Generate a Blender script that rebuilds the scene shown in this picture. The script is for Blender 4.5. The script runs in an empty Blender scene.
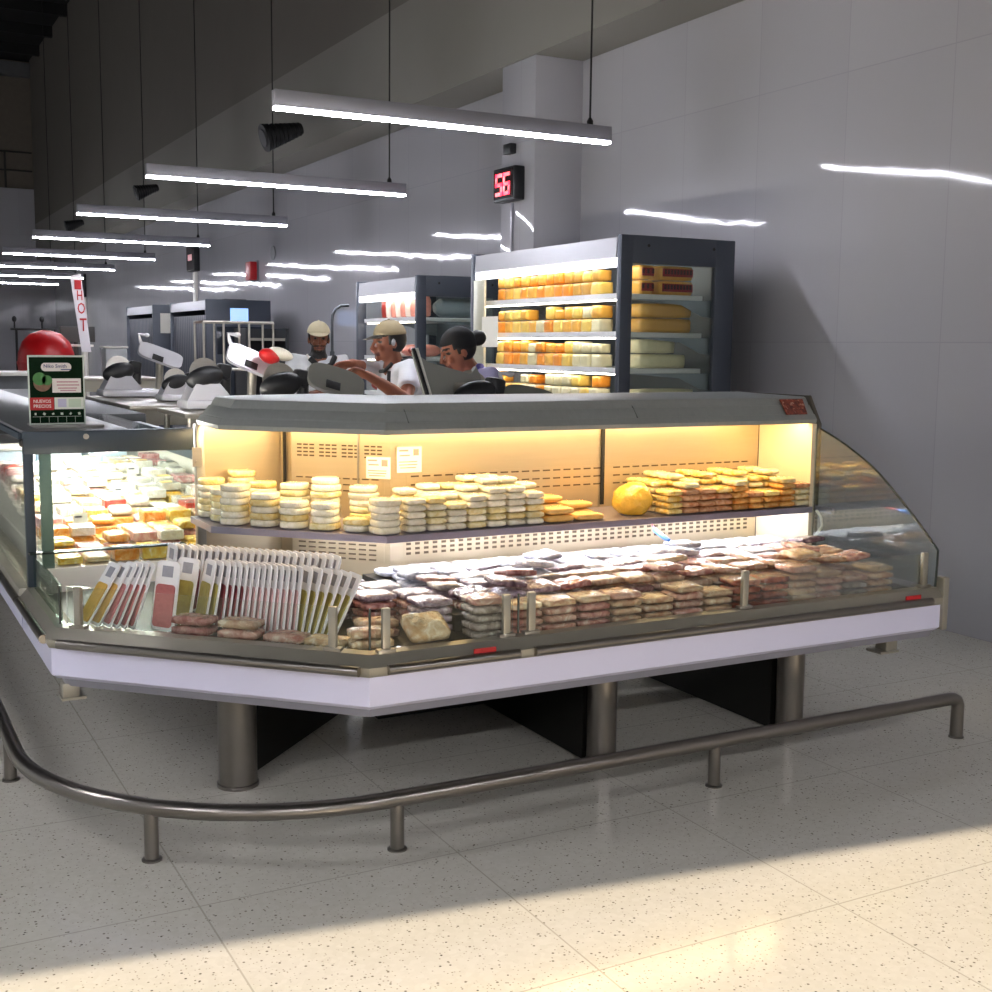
import bpy, bmesh, math, random
from mathutils import Vector, Matrix, Euler, noise
SC = bpy.context.scene
COL = SC.collection
RND = random.Random(11)
PI = math.pi
R2 = math.sqrt(2)
ORDN = ['first', 'second', 'third', 'fourth', 'fifth', 'sixth', 'seventh', 'eighth', 'ninth', 'tenth', 'eleventh',
        'twelfth', 'thirteenth', 'fourteenth', 'fifteenth', 'sixteenth', 'seventeenth', 'eighteenth', 'nineteenth', 'twentieth',
        'twenty-first', 'twenty-second', 'twenty-third', 'twenty-fourth', 'twenty-fifth', 'twenty-sixth', 'twenty-seventh',
        'twenty-eighth', 'twenty-ninth', 'thirtieth', 'thirty-first', 'thirty-second', 'thirty-third', 'thirty-fourth',
        'thirty-fifth', 'thirty-sixth', 'thirty-seventh', 'thirty-eighth', 'thirty-ninth', 'fortieth', 'forty-first', 'forty-second']


# ------------------------------------------------------------------ colours and materials
def C(h, a=1.0):
    h = h.lstrip('#')
    o = []
    for i in (0, 2, 4):
        v = int(h[i:i + 2], 16) / 255
        o.append(v / 12.92 if v <= .04045 else ((v + .055) / 1.055) ** 2.4)
    return (*o, a)


MATS = {}


def M(name, col='#808080', rough=.5, metal=0., var=.12, scale=8., bump=0., bscale=40., coat=0., emis=None, estr=0., stretch=None, spec=.5, trans=0.):
    if name in MATS:
        return MATS[name]
    m = bpy.data.materials.new(name)
    m.use_nodes = True
    nt = m.node_tree
    b = nt.nodes['Principled BSDF']
    c = C(col) if isinstance(col, str) else (*col, 1)
    b.inputs['Roughness'].default_value = rough
    b.inputs['Metallic'].default_value = metal
    b.inputs['Coat Weight'].default_value = coat
    b.inputs['Coat Roughness'].default_value = .12
    b.inputs['Specular IOR Level'].default_value = spec
    tc = nt.nodes.new('ShaderNodeTexCoord')
    mp = nt.nodes.new('ShaderNodeMapping')
    if stretch:
        mp.inputs['Scale'].default_value = stretch
    nt.links.new(tc.outputs['Object'], mp.inputs['Vector'])
    nz = nt.nodes.new('ShaderNodeTexNoise')
    nz.inputs['Scale'].default_value = scale
    nz.inputs['Detail'].default_value = 3
    nt.links.new(mp.outputs['Vector'], nz.inputs['Vector'])
    mx = nt.nodes.new('ShaderNodeMix')
    mx.data_type = 'RGBA'
    mx.inputs[6].default_value = tuple(max(0, v * (1 - var)) for v in c[:3]) + (1,)
    mx.inputs[7].default_value = tuple(min(1, v * (1 + var)) for v in c[:3]) + (1,)
    nt.links.new(nz.outputs['Fac'], mx.inputs[0])
    nt.links.new(mx.outputs[2], b.inputs['Base Color'])
    if bump:
        n2 = nt.nodes.new('ShaderNodeTexNoise')
        n2.inputs['Scale'].default_value = bscale
        n2.inputs['Detail'].default_value = 4
        nt.links.new(mp.outputs['Vector'], n2.inputs['Vector'])
        bp = nt.nodes.new('ShaderNodeBump')
        bp.inputs['Strength'].default_value = bump
        bp.inputs['Distance'].default_value = .02
        nt.links.new(n2.outputs['Fac'], bp.inputs['Height'])
        nt.links.new(bp.outputs['Normal'], b.inputs['Normal'])
    if emis:
        b.inputs['Emission Color'].default_value = C(emis)
        b.inputs['Emission Strength'].default_value = estr
    MATS[name] = m
    return m


def F(name, a, b, scale=22., rough=.2, bump=.55, c=None, stretch=None):
    m = bpy.data.materials.new(name)
    m.use_nodes = True
    nt = m.node_tree
    L = nt.links.new
    bs = nt.nodes['Principled BSDF']
    bs.inputs['Roughness'].default_value = rough
    bs.inputs['Coat Weight'].default_value = .7
    bs.inputs['Coat Roughness'].default_value = .1
    tc = nt.nodes.new('ShaderNodeTexCoord')
    oi = nt.nodes.new('ShaderNodeObjectInfo')
    ad = nt.nodes.new('ShaderNodeVectorMath')
    ad.operation = 'MULTIPLY_ADD'
    cb = nt.nodes.new('ShaderNodeCombineXYZ')
    for i in range(3):
        L(oi.outputs['Random'], cb.inputs[i])
    ad.inputs[1].default_value = (37, 23, 51)
    L(cb.outputs[0], ad.inputs[0])
    L(tc.outputs['Object'], ad.inputs[2])
    mp = nt.nodes.new('ShaderNodeMapping')
    mp.inputs['Scale'].default_value = stretch or (1, 1, 1)
    L(ad.outputs[0], mp.inputs['Vector'])
    nz = nt.nodes.new('ShaderNodeTexNoise')
    nz.inputs['Scale'].default_value = scale
    nz.inputs['Detail'].default_value = 5
    nz.inputs['Distortion'].default_value = 1.2
    L(mp.outputs[0], nz.inputs['Vector'])
    r = nt.nodes.new('ShaderNodeValToRGB')
    e = r.color_ramp.elements
    e[0].position, e[0].color = .36, C(a)
    e[1].position, e[1].color = .6, C(b)
    if c:
        n = e.new(.72)
        n.color = C(c)
    L(nz.outputs['Fac'], r.inputs[0])
    hs = nt.nodes.new('ShaderNodeHueSaturation')
    mr = nt.nodes.new('ShaderNodeMapRange')
    mr.inputs[3].default_value = .8
    mr.inputs[4].default_value = 1.12
    L(oi.outputs['Random'], mr.inputs[0])
    L(mr.outputs[0], hs.inputs['Value'])
    L(r.outputs['Color'], hs.inputs['Color'])
    L(hs.outputs[0], bs.inputs['Base Color'])
    n2 = nt.nodes.new('ShaderNodeTexNoise')
    n2.inputs['Scale'].default_value = 45
    n2.inputs['Detail'].default_value = 3
    n2.inputs['Distortion'].default_value = 2.
    L(mp.outputs[0], n2.inputs['Vector'])
    bp = nt.nodes.new('ShaderNodeBump')
    bp.inputs['Strength'].default_value = bump
    bp.inputs['Distance'].default_value = .01
    L(n2.outputs['Fac'], bp.inputs['Height'])
    L(bp.outputs['Normal'], bs.inputs['Normal'])
    L(bp.outputs['Normal'], bs.inputs['Coat Normal'])
    MATS[name] = m
    return m


def glass_mat(name, tint='#e8f2ee', refl=.55):
    m = bpy.data.materials.new(name)
    m.use_nodes = True
    nt = m.node_tree
    nt.nodes.clear()
    out = nt.nodes.new('ShaderNodeOutputMaterial')
    tr = nt.nodes.new('ShaderNodeBsdfTransparent')
    tr.inputs['Color'].default_value = C(tint)
    gl = nt.nodes.new('ShaderNodeBsdfGlossy')
    gl.inputs['Roughness'].default_value = .03
    fr = nt.nodes.new('ShaderNodeFresnel')
    fr.inputs['IOR'].default_value = 1.45
    ml = nt.nodes.new('ShaderNodeMath')
    ml.operation = 'MULTIPLY'
    ml.inputs[1].default_value = refl
    mx = nt.nodes.new('ShaderNodeMixShader')
    nt.links.new(fr.outputs[0], ml.inputs[0])
    nt.links.new(ml.outputs[0], mx.inputs[0])
    nt.links.new(tr.outputs[0], mx.inputs[1])
    nt.links.new(gl.outputs[0], mx.inputs[2])
    nt.links.new(mx.outputs[0], out.inputs[0])
    MATS[name] = m
    return m


def emit_mat(name, col, strength):
    return M(name, '#ffffff', .5, emis=col, estr=strength)


# ------------------------------------------------------------------ mesh builder
ORG = {}
_rb = {}


class MB:
    def __init__(s):
        s.v, s.f, s.m = [], [], []

    def add(s, vs, fs, mat=0):
        b = len(s.v)
        s.v += [Vector(v) for v in vs]
        for f in fs:
            s.f.append([b + i for i in f])
            s.m.append(mat)
        return s

    def box(s, c, size, bev=0., rot=None, mat=0, seg=2):
        key = (tuple(round(x, 5) for x in size), bev, seg)
        if key not in _rb:
            bm = bmesh.new()
            bmesh.ops.create_cube(bm, size=1)
            for v in bm.verts:
                v.co = Vector((v.co.x * size[0], v.co.y * size[1], v.co.z * size[2]))
            if bev:
                bmesh.ops.bevel(bm, geom=bm.edges[:], offset=min(bev, min(size) * .49), segments=seg, affect='EDGES', profile=.5)
            bm.verts.index_update()
            _rb[key] = ([v.co.copy() for v in bm.verts], [[v.index for v in f.verts] for f in bm.faces])
            bm.free()
        vs, fs = _rb[key]
        rm = Euler(rot).to_matrix() if rot is not None and not isinstance(rot, Matrix) else rot
        c = Vector(c)
        s.add([(rm @ v if rm else v) + c for v in vs], fs, mat)
        return s

    def bx(s, lo, hi, bev=0., mat=0):
        return s.box([(a + b) / 2 for a, b in zip(lo, hi)], [abs(b - a) for a, b in zip(lo, hi)], bev, None, mat)

    def tube(s, pts, r, n=12, mat=0, closed=False, caps=True):
        pts = [Vector(p) for p in pts]
        rs = r if isinstance(r, (list, tuple)) else [r] * len(pts)
        rings = []
        up = None
        for i, p in enumerate(pts):
            if closed:
                t = pts[(i + 1) % len(pts)] - pts[i - 1]
            else:
                t = pts[min(i + 1, len(pts) - 1)] - pts[max(i - 1, 0)]
            t.normalize()
            if up is None:
                up = t.orthogonal().normalized()
            else:
                up = (up - t * up.dot(t)).normalized()
            w = t.cross(up)
            rings.append([p + (up * math.cos(2 * PI * k / n) + w * math.sin(2 * PI * k / n)) * rs[i] for k in range(n)])
        vs = [v for g in rings for v in g]
        fs = []
        m = len(pts)
        for i in range(m if closed else m - 1):
            j = (i + 1) % m
            for k in range(n):
                fs.append([i * n + k, i * n + (k + 1) % n, j * n + (k + 1) % n, j * n + k])
        if caps and not closed:
            fs.append(list(range(n))[::-1])
            fs.append([(m - 1) * n + k for k in range(n)])
        return s.add(vs, fs, mat)

    def cyl(s, a, b, r, n=20, mat=0):
        return s.tube([a, b], r, n, mat)

    def lathe(s, prof, c=(0, 0, 0), n=24, mat=0, rot=None):
        vs, fs = [], []
        c = Vector(c)
        rm = Euler(rot).to_matrix() if rot else None
        for r, z in prof:
            for k in range(n):
                v = Vector((r * math.cos(2 * PI * k / n), r * math.sin(2 * PI * k / n), z))
                vs.append((rm @ v if rm else v) + c)
        for i in range(len(prof) - 1):
            for k in range(n):
                fs.append([i * n + k, i * n + (k + 1) % n, (i + 1) * n + (k + 1) % n, (i + 1) * n + k])
        fs.append(list(range(n))[::-1])
        fs.append([(len(prof) - 1) * n + k for k in range(n)])
        return s.add(vs, fs, mat)

    def ell(s, c, r, n=20, m=12, mat=0, rot=None):
        vs, fs = [], []
        rm = Euler(rot).to_matrix() if rot is not None and not isinstance(rot, Matrix) else rot
        c = Vector(c)
        for i in range(1, m):
            th = PI * i / m
            for k in range(n):
                ph = 2 * PI * k / n
                v = Vector((r[0] * math.sin(th) * math.cos(ph), r[1] * math.sin(th) * math.sin(ph), r[2] * math.cos(th)))
                vs.append((rm @ v if rm else v) + c)
        for e in (r[2], -r[2]):
            v = Vector((0, 0, e))
            vs.append((rm @ v if rm else v) + c)
        for i in range(m - 2):
            for k in range(n):
                fs.append([i * n + k, (i + 1) * n + k, (i + 1) * n + (k + 1) % n, i * n + (k + 1) % n])
        a, b = len(vs) - 2, len(vs) - 1
        for k in range(n):
            fs.append([a, k, (k + 1) % n])
            fs.append([b, (m - 2) * n + (k + 1) % n, (m - 2) * n + k])
        return s.add(vs, fs, mat)

    def ext(s, poly, vec, mat=0):
        n = len(poly)
        vec = Vector(vec)
        p = [Vector(q) for q in poly]
        fs = [list(range(n))[::-1], [n + i for i in range(n)]]
        for i in range(n):
            fs.append([i, (i + 1) % n, n + (i + 1) % n, n + i])
        return s.add(p + [q + vec for q in p], fs, mat)

    def pane(s, a, b, z0, z1, t, mat=0):
        a, b = Vector((a[0], a[1], 0)), Vector((b[0], b[1], 0))
        d = (b - a).normalized()
        nn = Vector((-d.y, d.x, 0)) * t
        return s.ext([(a.x, a.y, z0), (b.x, b.y, z0), (b.x, b.y, z1), (a.x, a.y, z1)], nn, mat)

    def build(s, name, mats, parent=None, ang=35, local=False):
        me = bpy.data.meshes.new(name)
        org = Vector((0, 0, 0))
        if parent is not None and not local:
            org = ORG.get(parent.name, Vector((0, 0, 0)))
        me.from_pydata([v - org for v in s.v], [], s.f)
        if not isinstance(mats, (list, tuple)):
            mats = [mats]
        for m in mats:
            me.materials.append(m)
        me.polygons.foreach_set('material_index', s.m)
        me.polygons.foreach_set('use_smooth', [True] * len(s.f))
        me.update()
        bm = bmesh.new()
        bm.from_mesh(me)
        bmesh.ops.recalc_face_normals(bm, faces=bm.faces[:])
        bm.to_mesh(me)
        bm.free()
        me.set_sharp_from_angle(angle=math.radians(ang))
        o = bpy.data.objects.new(name, me)
        COL.objects.link(o)
        if parent is not None:
            o.parent = parent
            ORG[o.name] = org
        return o


def tag(o, label, cat, group=None, kind=None):
    if label:
        o['label'] = label
    if cat:
        o['category'] = cat
    if group:
        o['group'] = group
    if kind:
        o['kind'] = kind
    return o


def thing(name, label, cat, loc, group=None, rz=0.):
    o = bpy.data.objects.new(name, None)
    o.empty_display_size = .1
    o.location = loc
    o.rotation_euler = (0, 0, rz)
    COL.objects.link(o)
    ORG[o.name] = Vector(loc)
    return tag(o, label, cat, group)


def struct(o):
    o['kind'] = 'structure'
    return o


def copy_tree(o, parent=None):
    c = o.copy()
    COL.objects.link(c)
    if parent is not None:
        c.parent = parent
    for ch in list(o.children):
        copy_tree(ch, c)
    return c


# ------------------------------------------------------------------ material set
steel = M('brushed_steel', '#a9a49a', .32, .9, .1, 6, stretch=(1, 1, 14))
steel_d = M('worn_steel', '#a39f93', .36, .6, .12, 6)
steel_rail = M('satin_steel', '#8b8680', .28, .95, .1, 8)
hood_m = M('hood_steel', '#979b99', .4, .3, .08, 5, stretch=(12, 12, 1))
shelf_m = M('shelf_steel', '#9a96a8', .35, .6, .06)
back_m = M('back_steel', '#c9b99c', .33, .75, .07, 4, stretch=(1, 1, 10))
white_lam = M('white_laminate', '#d6d6f0', .3, 0, .03, 3)
lip_m = M('grey_lip', '#9a9aa8', .4, .2, .05)
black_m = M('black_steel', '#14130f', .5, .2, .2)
dark_m = M('dark_plastic', '#17181b', .4, 0, .2)
frame_m = M('blue_grey_frame', '#36424d', .4, .2, .06)
cab_m = M('slate_cabinet', '#454b57', .42, .15, .06)
cab_in = M('cabinet_liner', '#5f6a76', .4, .3, .06)
white_in = M('white_liner', '#eeeae2', .4, 0, .03)
cream_in = M('cream_liner', '#f0e2c2', .35, .1, .04)
black_pl = M('black_rubber', '#0d0d0f', .55, 0, .2)
lampbody = M('lamp_aluminium', '#8e8e97', .4, .1, .04)
lens = emit_mat('led_lens', '#f4f5ff', 70)
warm = emit_mat('warm_tube', '#ffd9a0', 34)
lens_hi = emit_mat('led_lens_strong', '#fbfaff', 102)
cool = emit_mat('cool_tube', '#f4f8ff', 24)
cool_hi = emit_mat('case_tube', '#fffaf0', 100)
hdr_glow = emit_mat('header_lens', '#f2f4ff', 1.5)
fr_tube = emit_mat('fridge_tube', '#fff2dc', 9)
glass = glass_mat('clear_glass', '#fafdfb', .6)
glass_g = glass_mat('green_glass', '#e6f3ed', .7)
glass_end = glass_mat('side_glass', '#f4f9f7', .3)
red_m = M('red_print', '#b0161c', .45)
paper = M('white_paper', '#e9e6dc', .6, 0, .04)
ink = M('dark_ink', '#40404a', .6)

# ------------------------------------------------------------------ camera
cd = bpy.data.cameras.new('camera')
cam = bpy.data.objects.new('camera', cd)
COL.objects.link(cam)
f_px, yaw, pitch, roll = 1210.7, .4937, -.1224, -.0101
cd.sensor_width = 36
cd.lens = 36 * f_px / 992
fw = Vector((math.sin(yaw) * math.cos(pitch), math.cos(yaw) * math.cos(pitch), math.sin(pitch)))
rt = fw.cross(Vector((0, 0, 1))).normalized()
dn = fw.cross(rt)
r2 = rt * math.cos(roll) + dn * math.sin(roll)
d2 = -rt * math.sin(roll) + dn * math.cos(roll)
cam.matrix_world = Matrix(((r2.x, -d2.x, -fw.x, 0), (r2.y, -d2.y, -fw.y, 0), (r2.z, -d2.z, -fw.z, 1.55), (0, 0, 0, 1)))
cd.clip_end = 200
SC.camera = cam

# ------------------------------------------------------------------ setting
WX = 5.37


def floor_mat():
    m = bpy.data.materials.new('terrazzo')
    m.use_nodes = True
    nt = m.node_tree
    b = nt.nodes['Principled BSDF']
    b.inputs['Roughness'].default_value = .12
    L = nt.links.new
    tc = nt.nodes.new('ShaderNodeTexCoord')

    def ramp(src, stops):
        r = nt.nodes.new('ShaderNodeValToRGB')
        r.color_ramp.interpolation = 'LINEAR'
        e = r.color_ramp.elements
        e[0].position, e[0].color = stops[0]
        e[1].position, e[1].color = stops[1]
        for p, c in stops[2:]:
            n = e.new(p)
            n.color = c
        L(src, r.inputs[0])
        return r

    def mix(a, bb, fac, mode='MIX'):
        x = nt.nodes.new('ShaderNodeMix')
        x.data_type = 'RGBA'
        x.blend_type = mode
        for inp, v in ((0, fac), (6, a), (7, bb)):
            if hasattr(v, 'is_output'):
                L(v, x.inputs[inp])
            else:
                x.inputs[inp].default_value = v
        return x.outputs[2]

    nz = nt.nodes.new('ShaderNodeTexNoise')
    nz.inputs['Scale'].default_value = 3.
    nz.inputs['Detail'].default_value = 6
    L(tc.outputs['Object'], nz.inputs['Vector'])
    base = mix(C('#c2beb0'), C('#d0ccbf'), nz.outputs['Fac'])
    v1 = nt.nodes.new('ShaderNodeTexVoronoi')
    v1.inputs['Scale'].default_value = 60
    L(tc.outputs['Object'], v1.inputs['Vector'])
    chips = ramp(v1.outputs['Color'], [(0, (0, 0, 0, 1)), (1, (1, 1, 1, 1))])
    base = mix(base, C('#dcd9cf'), chips.outputs['Color'], 'MIX')
    base = mix(C('#cfccc2'), base, .4)
    for sc_, lo, hi, c in ((46, .13, .2, '#7a7468'), (70, .13, .22, '#958e7f'), (31, .09, .12, '#5d5850'), (95, .14, .25, '#a39c8c')):
        v = nt.nodes.new('ShaderNodeTexVoronoi')
        v.inputs['Scale'].default_value = sc_
        v.inputs['Randomness'].default_value = 1
        L(tc.outputs['Object'], v.inputs['Vector'])
        r = ramp(v.outputs['Distance'], [(lo, (1, 1, 1, 1)), (hi, (0, 0, 0, 1))])
        # only some of the cells carry a dark chip
        sep = nt.nodes.new('ShaderNodeSeparateColor')
        L(v.outputs['Color'], sep.inputs[0])
        gt = nt.nodes.new('ShaderNodeMath')
        gt.operation = 'GREATER_THAN'
        gt.inputs[1].default_value = .62
        L(sep.outputs[0], gt.inputs[0])
        mu = nt.nodes.new('ShaderNodeMath')
        mu.operation = 'MULTIPLY'
        L(r.outputs['Color'], mu.inputs[0])
        L(gt.outputs[0], mu.inputs[1])
        base = mix(base, C(c), mu.outputs[0])
    bk = nt.nodes.new('ShaderNodeTexBrick')
    bk.offset = 0
    bk.inputs['Scale'].default_value = 1
    bk.inputs['Brick Width'].default_value = .8
    bk.inputs['Row Height'].default_value = .8
    bk.inputs['Mortar Size'].default_value = .003
    bk.inputs['Mortar Smooth'].default_value = .3
    L(tc.outputs['Object'], bk.inputs['Vector'])
    base = mix(base, C('#b3afa3'), bk.outputs['Fac'])
    L(base, b.inputs['Base Color'])
    return m


def wall_mat(name, axes, pw, ph, wavy=.03, rough=.06, col='#a9a8ad'):
    m = bpy.data.materials.new(name)
    m.use_nodes = True
    nt = m.node_tree
    b = nt.nodes['Principled BSDF']
    b.inputs['Roughness'].default_value = rough
    b.inputs['Specular IOR Level'].default_value = .28
    L = nt.links.new
    tc = nt.nodes.new('ShaderNodeTexCoord')
    sp = nt.nodes.new('ShaderNodeSeparateXYZ')
    cb = nt.nodes.new('ShaderNodeCombineXYZ')
    L(tc.outputs['Object'], sp.inputs[0])
    L(sp.outputs[axes[0]], cb.inputs[0])
    L(sp.outputs[axes[1]], cb.inputs[1])
    bk = nt.nodes.new('ShaderNodeTexBrick')
    bk.offset = 0
    bk.inputs['Scale'].default_value = 1
    bk.inputs['Brick Width'].default_value = pw
    bk.inputs['Row Height'].default_value = ph
    bk.inputs['Mortar Size'].default_value = .0035
    bk.inputs['Mortar Smooth'].default_value = .2
    c = C(col)
    bk.inputs['Color1'].default_value = c
    bk.inputs['Color2'].default_value = tuple(v * .95 for v in c[:3]) + (1,)
    bk.inputs['Mortar'].default_value = tuple(v * .86 for v in c[:3]) + (1,)
    L(cb.outputs[0], bk.inputs['Vector'])
    L(bk.outputs['Color'], b.inputs['Base Color'])
    nz = nt.nodes.new('ShaderNodeTexNoise')
    nz.inputs['Scale'].default_value = 1.4
    nz.inputs['Detail'].default_value = 2
    L(tc.outputs['Object'], nz.inputs['Vector'])
    ma = nt.nodes.new('ShaderNodeMath')
    ma.operation = 'MULTIPLY_ADD'
    L(bk.outputs['Fac'], ma.inputs[0])
    ma.inputs[1].default_value = -.03
    L(nz.outputs['Fac'], ma.inputs[2])
    bp = nt.nodes.new('ShaderNodeBump')
    bp.inputs['Strength'].default_value = wavy
    bp.inputs['Distance'].default_value = .2
    L(ma.outputs[0], bp.inputs['Height'])
    L(bp.outputs['Normal'], b.inputs['Normal'])
    return m


tile = wall_mat('white_wall_panel', ('Y', 'Z'), .8, 1.6)
tile_f = wall_mat('white_far_panel', ('X', 'Z'), .75, 1.5)
tan_lo = M('tan_paint', '#83807a', .8, 0, .04, 2)
tan_hi = M('brown_paint', '#6b665f', .85, 0, .05, 2)
blackc = M('black_ceiling', '#0c0c0e', .8, 0, .2)

struct(MB().bx((-16, -4.5, -.1), (WX + .3, 37, 0)).build('floor', floor_mat()))
struct(MB().bx((WX, -4.5, 0), (WX + .3, 37, 3.84)).build('wall_right', tile))
o = struct(MB().bx((WX - .46, -4.5, 3.84), (WX + .3, 36.3, 4.81)).build('wall_right_bulkhead', tan_lo))
struct(MB().bx((WX - .46, -4.5, 4.81), (WX + .3, 36.3, 9.2)).build('wall_right_upper', tan_hi))
struct(MB().bx((WX - .44, 8.57, 0), (WX + .02, 9.12, 3.84), .004).build('pillar', tile))
struct(MB().bx((-16, 36.3, 0), (WX, 36.6, 5.75)).build('wall_far', tile_f))
struct(MB().bx((-16, 36.5, 5.75), (WX, 37.0, 9.2)).build('wall_far_upper', M('far_paint', '#6a6258', .85)))
o = struct(MB().bx((-16, 36.2, 8.75), (WX - .46, 36.5, 9.1)).build('trim_1', M('grey_beam', '#5a5a5c', .6)))
struct(MB().bx((-16, -4.5, 9.2), (WX + .3, 37, 9.4)).build('ceiling', blackc))
mb = MB()
for k in range(18):
    mb.bx((-16, -3 + k * 2.2, 8.95), (WX - .46, -2.86 + k * 2.2, 9.2))
struct(mb.build('ceiling_joists', blackc))
mb = MB()   # far balcony railing in front of the dark opening
for x in (1.2, 2.2, 3.2, 4.2):
    mb.cyl((x, 36.45, 5.75), (x, 36.45, 6.75), .03, 8)
for z in (6.25, 6.75):
    mb.cyl((-2, 36.45, z), (4.9, 36.45, z), .025, 8)
tag(mb.build('balcony_railing', M('dark_rail', '#2b2926', .6)), 'dark railing along the opening high on the far wall', 'railing')
# unseen front wall added behind the camera, angled and cut to shape the sun
fwall = M('front_paint', '#8a8680', .8)
ang = math.radians(-8.6)


def fr(x, y, z):
    return Vector((x * math.cos(ang) - y * math.sin(ang), x * math.sin(ang) + y * math.cos(ang), z))


mb = MB()
for a, b_, z0, z1 in ((-15, -3.2, 0, 9.2), (4.4, 5.6, 0, 9.2), (-3.2, 4.4, 2.87, 9.2)):
    mb.ext([fr(a, -3.2, z0), fr(b_, -3.2, z0), fr(b_, -3.2, z1), fr(a, -3.2, z1)], fr(0, -.25, 0))
struct(mb.build('wall_front', fwall))

# ------------------------------------------------------------------ corner display case
CP = dict(Y0=3.385, S=4.77, X0=.57)


def poly(d, Y0, S, X0, xe, ye):
    y = Y0 + d
    s = S + d * R2
    x = X0 + d
    return [(xe, y), (s - y, y), (x, s - x), (x, ye)]


def sweep(mb, prof, Y0, S, X0, xe, ye, mat=0, closed=False, caps=True, skip=()):
    P = [[(x, y, z) for x, y in poly(d, Y0, S, X0, xe, ye)] for d, z in prof]
    n = len(prof)
    vs = [p for row in P for p in row]
    fs = []
    for i in range(n if closed else n - 1):
        j = (i + 1) % n
        for k in range(3):
            if k in skip:
                continue
            fs.append([i * 4 + k, i * 4 + k + 1, j * 4 + k + 1, j * 4 + k])
    if closed and caps:
        fs.append([i * 4 for i in range(n)])
        fs.append([i * 4 + 3 for i in range(n)][::-1])
    mb.add(vs, fs, mat)
    return mb


XE, YE = 3.87, 4.94
case = thing('refrigerated_display_case', 'corner refrigerated display case of steel and white panels with warm lit shelf', 'display case', (2.2, 4.0, 0))


def cpart(mb, name, mat, label=None, parent=case, **k):
    o = mb.build(name, mat, parent, **k)
    if label:
        o['label'] = label
    return o


A = dict(CP, xe=XE, ye=YE)
cpart(sweep(MB(), [(0, .535), (0, .44), (.02, .425), (.02, .535)], closed=True, **A), 'kick_panel', white_lam, 'white laminate front panel')
cpart(sweep(MB(), [(.03, .425), (.05, .392), (1.0, .392), (1.0, .425)], closed=True, **A), 'under_tray', lip_m)
cpart(sweep(MB(), [(-.006, .535), (-.012, .545), (-.012, .565), (.02, .60), (.06, .603), (.085, .585), (.1, .572), (.1, .535)], closed=True, **A), 'front_ledge', steel_d, 'brushed steel ledge')
# deck
cpart(sweep(MB(), [(.1, .572), (.35, .580), (1.12, .60), (1.12, .55), (.1, .55)], closed=True, **A), 'deck', M('deck_dark', '#3a3834', .5, .4))
# bumpers
for a, b_ in (((3.80, 0), (1.965, 0)), ((1.905, 0), (1.44, 0))):
    cpart(MB().tube([(a[0], 3.368, .556), (b_[0], 3.368, .556)], .016, 12), 'bumper_bar', steel_rail)
cpart(MB().tube([(1.385 - .035, 3.385 - .012 + .01, .556), (.585, 4.148, .556)], .016, 12), 'bumper_bar', steel_rail)
cpart(MB().tube([(.553, 4.24, .556), (.553, 4.92, .556)], .016, 12), 'bumper_bar', steel_rail)
# corner post at the open end
cpart(MB().bx((XE, 3.37, .43), (XE + .03, 3.42, .645), .004), 'corner_post', steel_d)
cpart(MB().bx((3.66, 3.46, .345), (3.72, 3.52, .4), .003).bx((3.62, 3.45, .338), (3.72, 3.53, .347)), 'bracket', steel_d)
cpart(MB().bx((.605, 4.21, .35), (.66, 4.28, .4), .003).bx((.6, 4.2, .344), (.68, 4.29, .352)), 'bracket', steel_d)
for x, y in ((3.66, 0), (1.74, 0)):
    cpart(MB().bx((x, 3.369, .572), (x + .08, 3.374, .588)), 'sticker', red_m, 'small red sticker')
# guard posts with clamps and glass
posts = [(3.82, 3.43, 0), (2.893, 3.43, 0), (1.985, 3.43, 0), (1.89, 3.43, 0)]
for (x, y, a) in posts:
    cpart(MB().bx((x - .013, y - .006, .6), (x + .013, y + .012, .742), .002), 'guard_post', steel_d)
    cpart(MB().bx((x - .03, y - .012, .598), (x + .03, y + .016, .612), .003), 'clamp', steel)
for t in (.06, .115, .93):
    x0, y0, x1, y1 = 1.405, 3.415, .6, 4.22
    x, y = x0 + (x1 - x0) * t, y0 + (y1 - y0) * t
    rot = (0, 0, -PI / 4)
    if t == .06:
        x, y = 1.452, 3.415
        rot = None
    cpart(MB().box((x, y, .67), (.026, .018, .142), .002, rot), 'guard_post', steel_d)
    cpart(MB().box((x, y, .605), (.06, .03, .014), .003, rot), 'clamp', steel)
for a, b_ in (((1.962, 3.437), (3.845, 3.437)), ((1.43, 3.437), (1.918, 3.437)), ((.626, 4.215), (1.388, 3.453))):
    cpart(MB().pane(a, b_, .606, .735, .007), 'guard_glass', glass, 'low clear glass guard')
cpart(MB().pane((.612, 4.9), (.612, 4.25), .606, .735, .007), 'guard_glass', glass_g, 'low clear glass guard')
for x, y in ((1.409, 3.44), (.607, 4.228), (1.94, 3.44)):
    cpart(MB().tube([(x, y, .606), (x, y, .738)], .004, 6), 'glass_edge', M('glass_edge', '#26302e', .2))
# legs
for (x, y, r) in ((1.165, 4.075, .068), (2.45, 3.695, .056), (3.35, 3.67, .056)):
    l = cpart(MB().lathe([(r, .0), (r, .395)], (x, y, 0), 28), 'leg', steel_rail)
    cpart(MB().lathe([(r + .006, 0), (r + .006, .012), (r + .001, .014)], (x, y, 0), 28), 'foot_ring', steel_rail, parent=l)
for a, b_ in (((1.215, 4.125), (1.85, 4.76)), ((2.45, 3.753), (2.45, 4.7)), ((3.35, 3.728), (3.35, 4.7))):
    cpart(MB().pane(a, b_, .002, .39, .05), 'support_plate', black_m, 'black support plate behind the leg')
cpart(MB().bx((1.9, 4.55, .002), (2.4, 4.72, .38)), 'support_plate', black_m)
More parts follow.
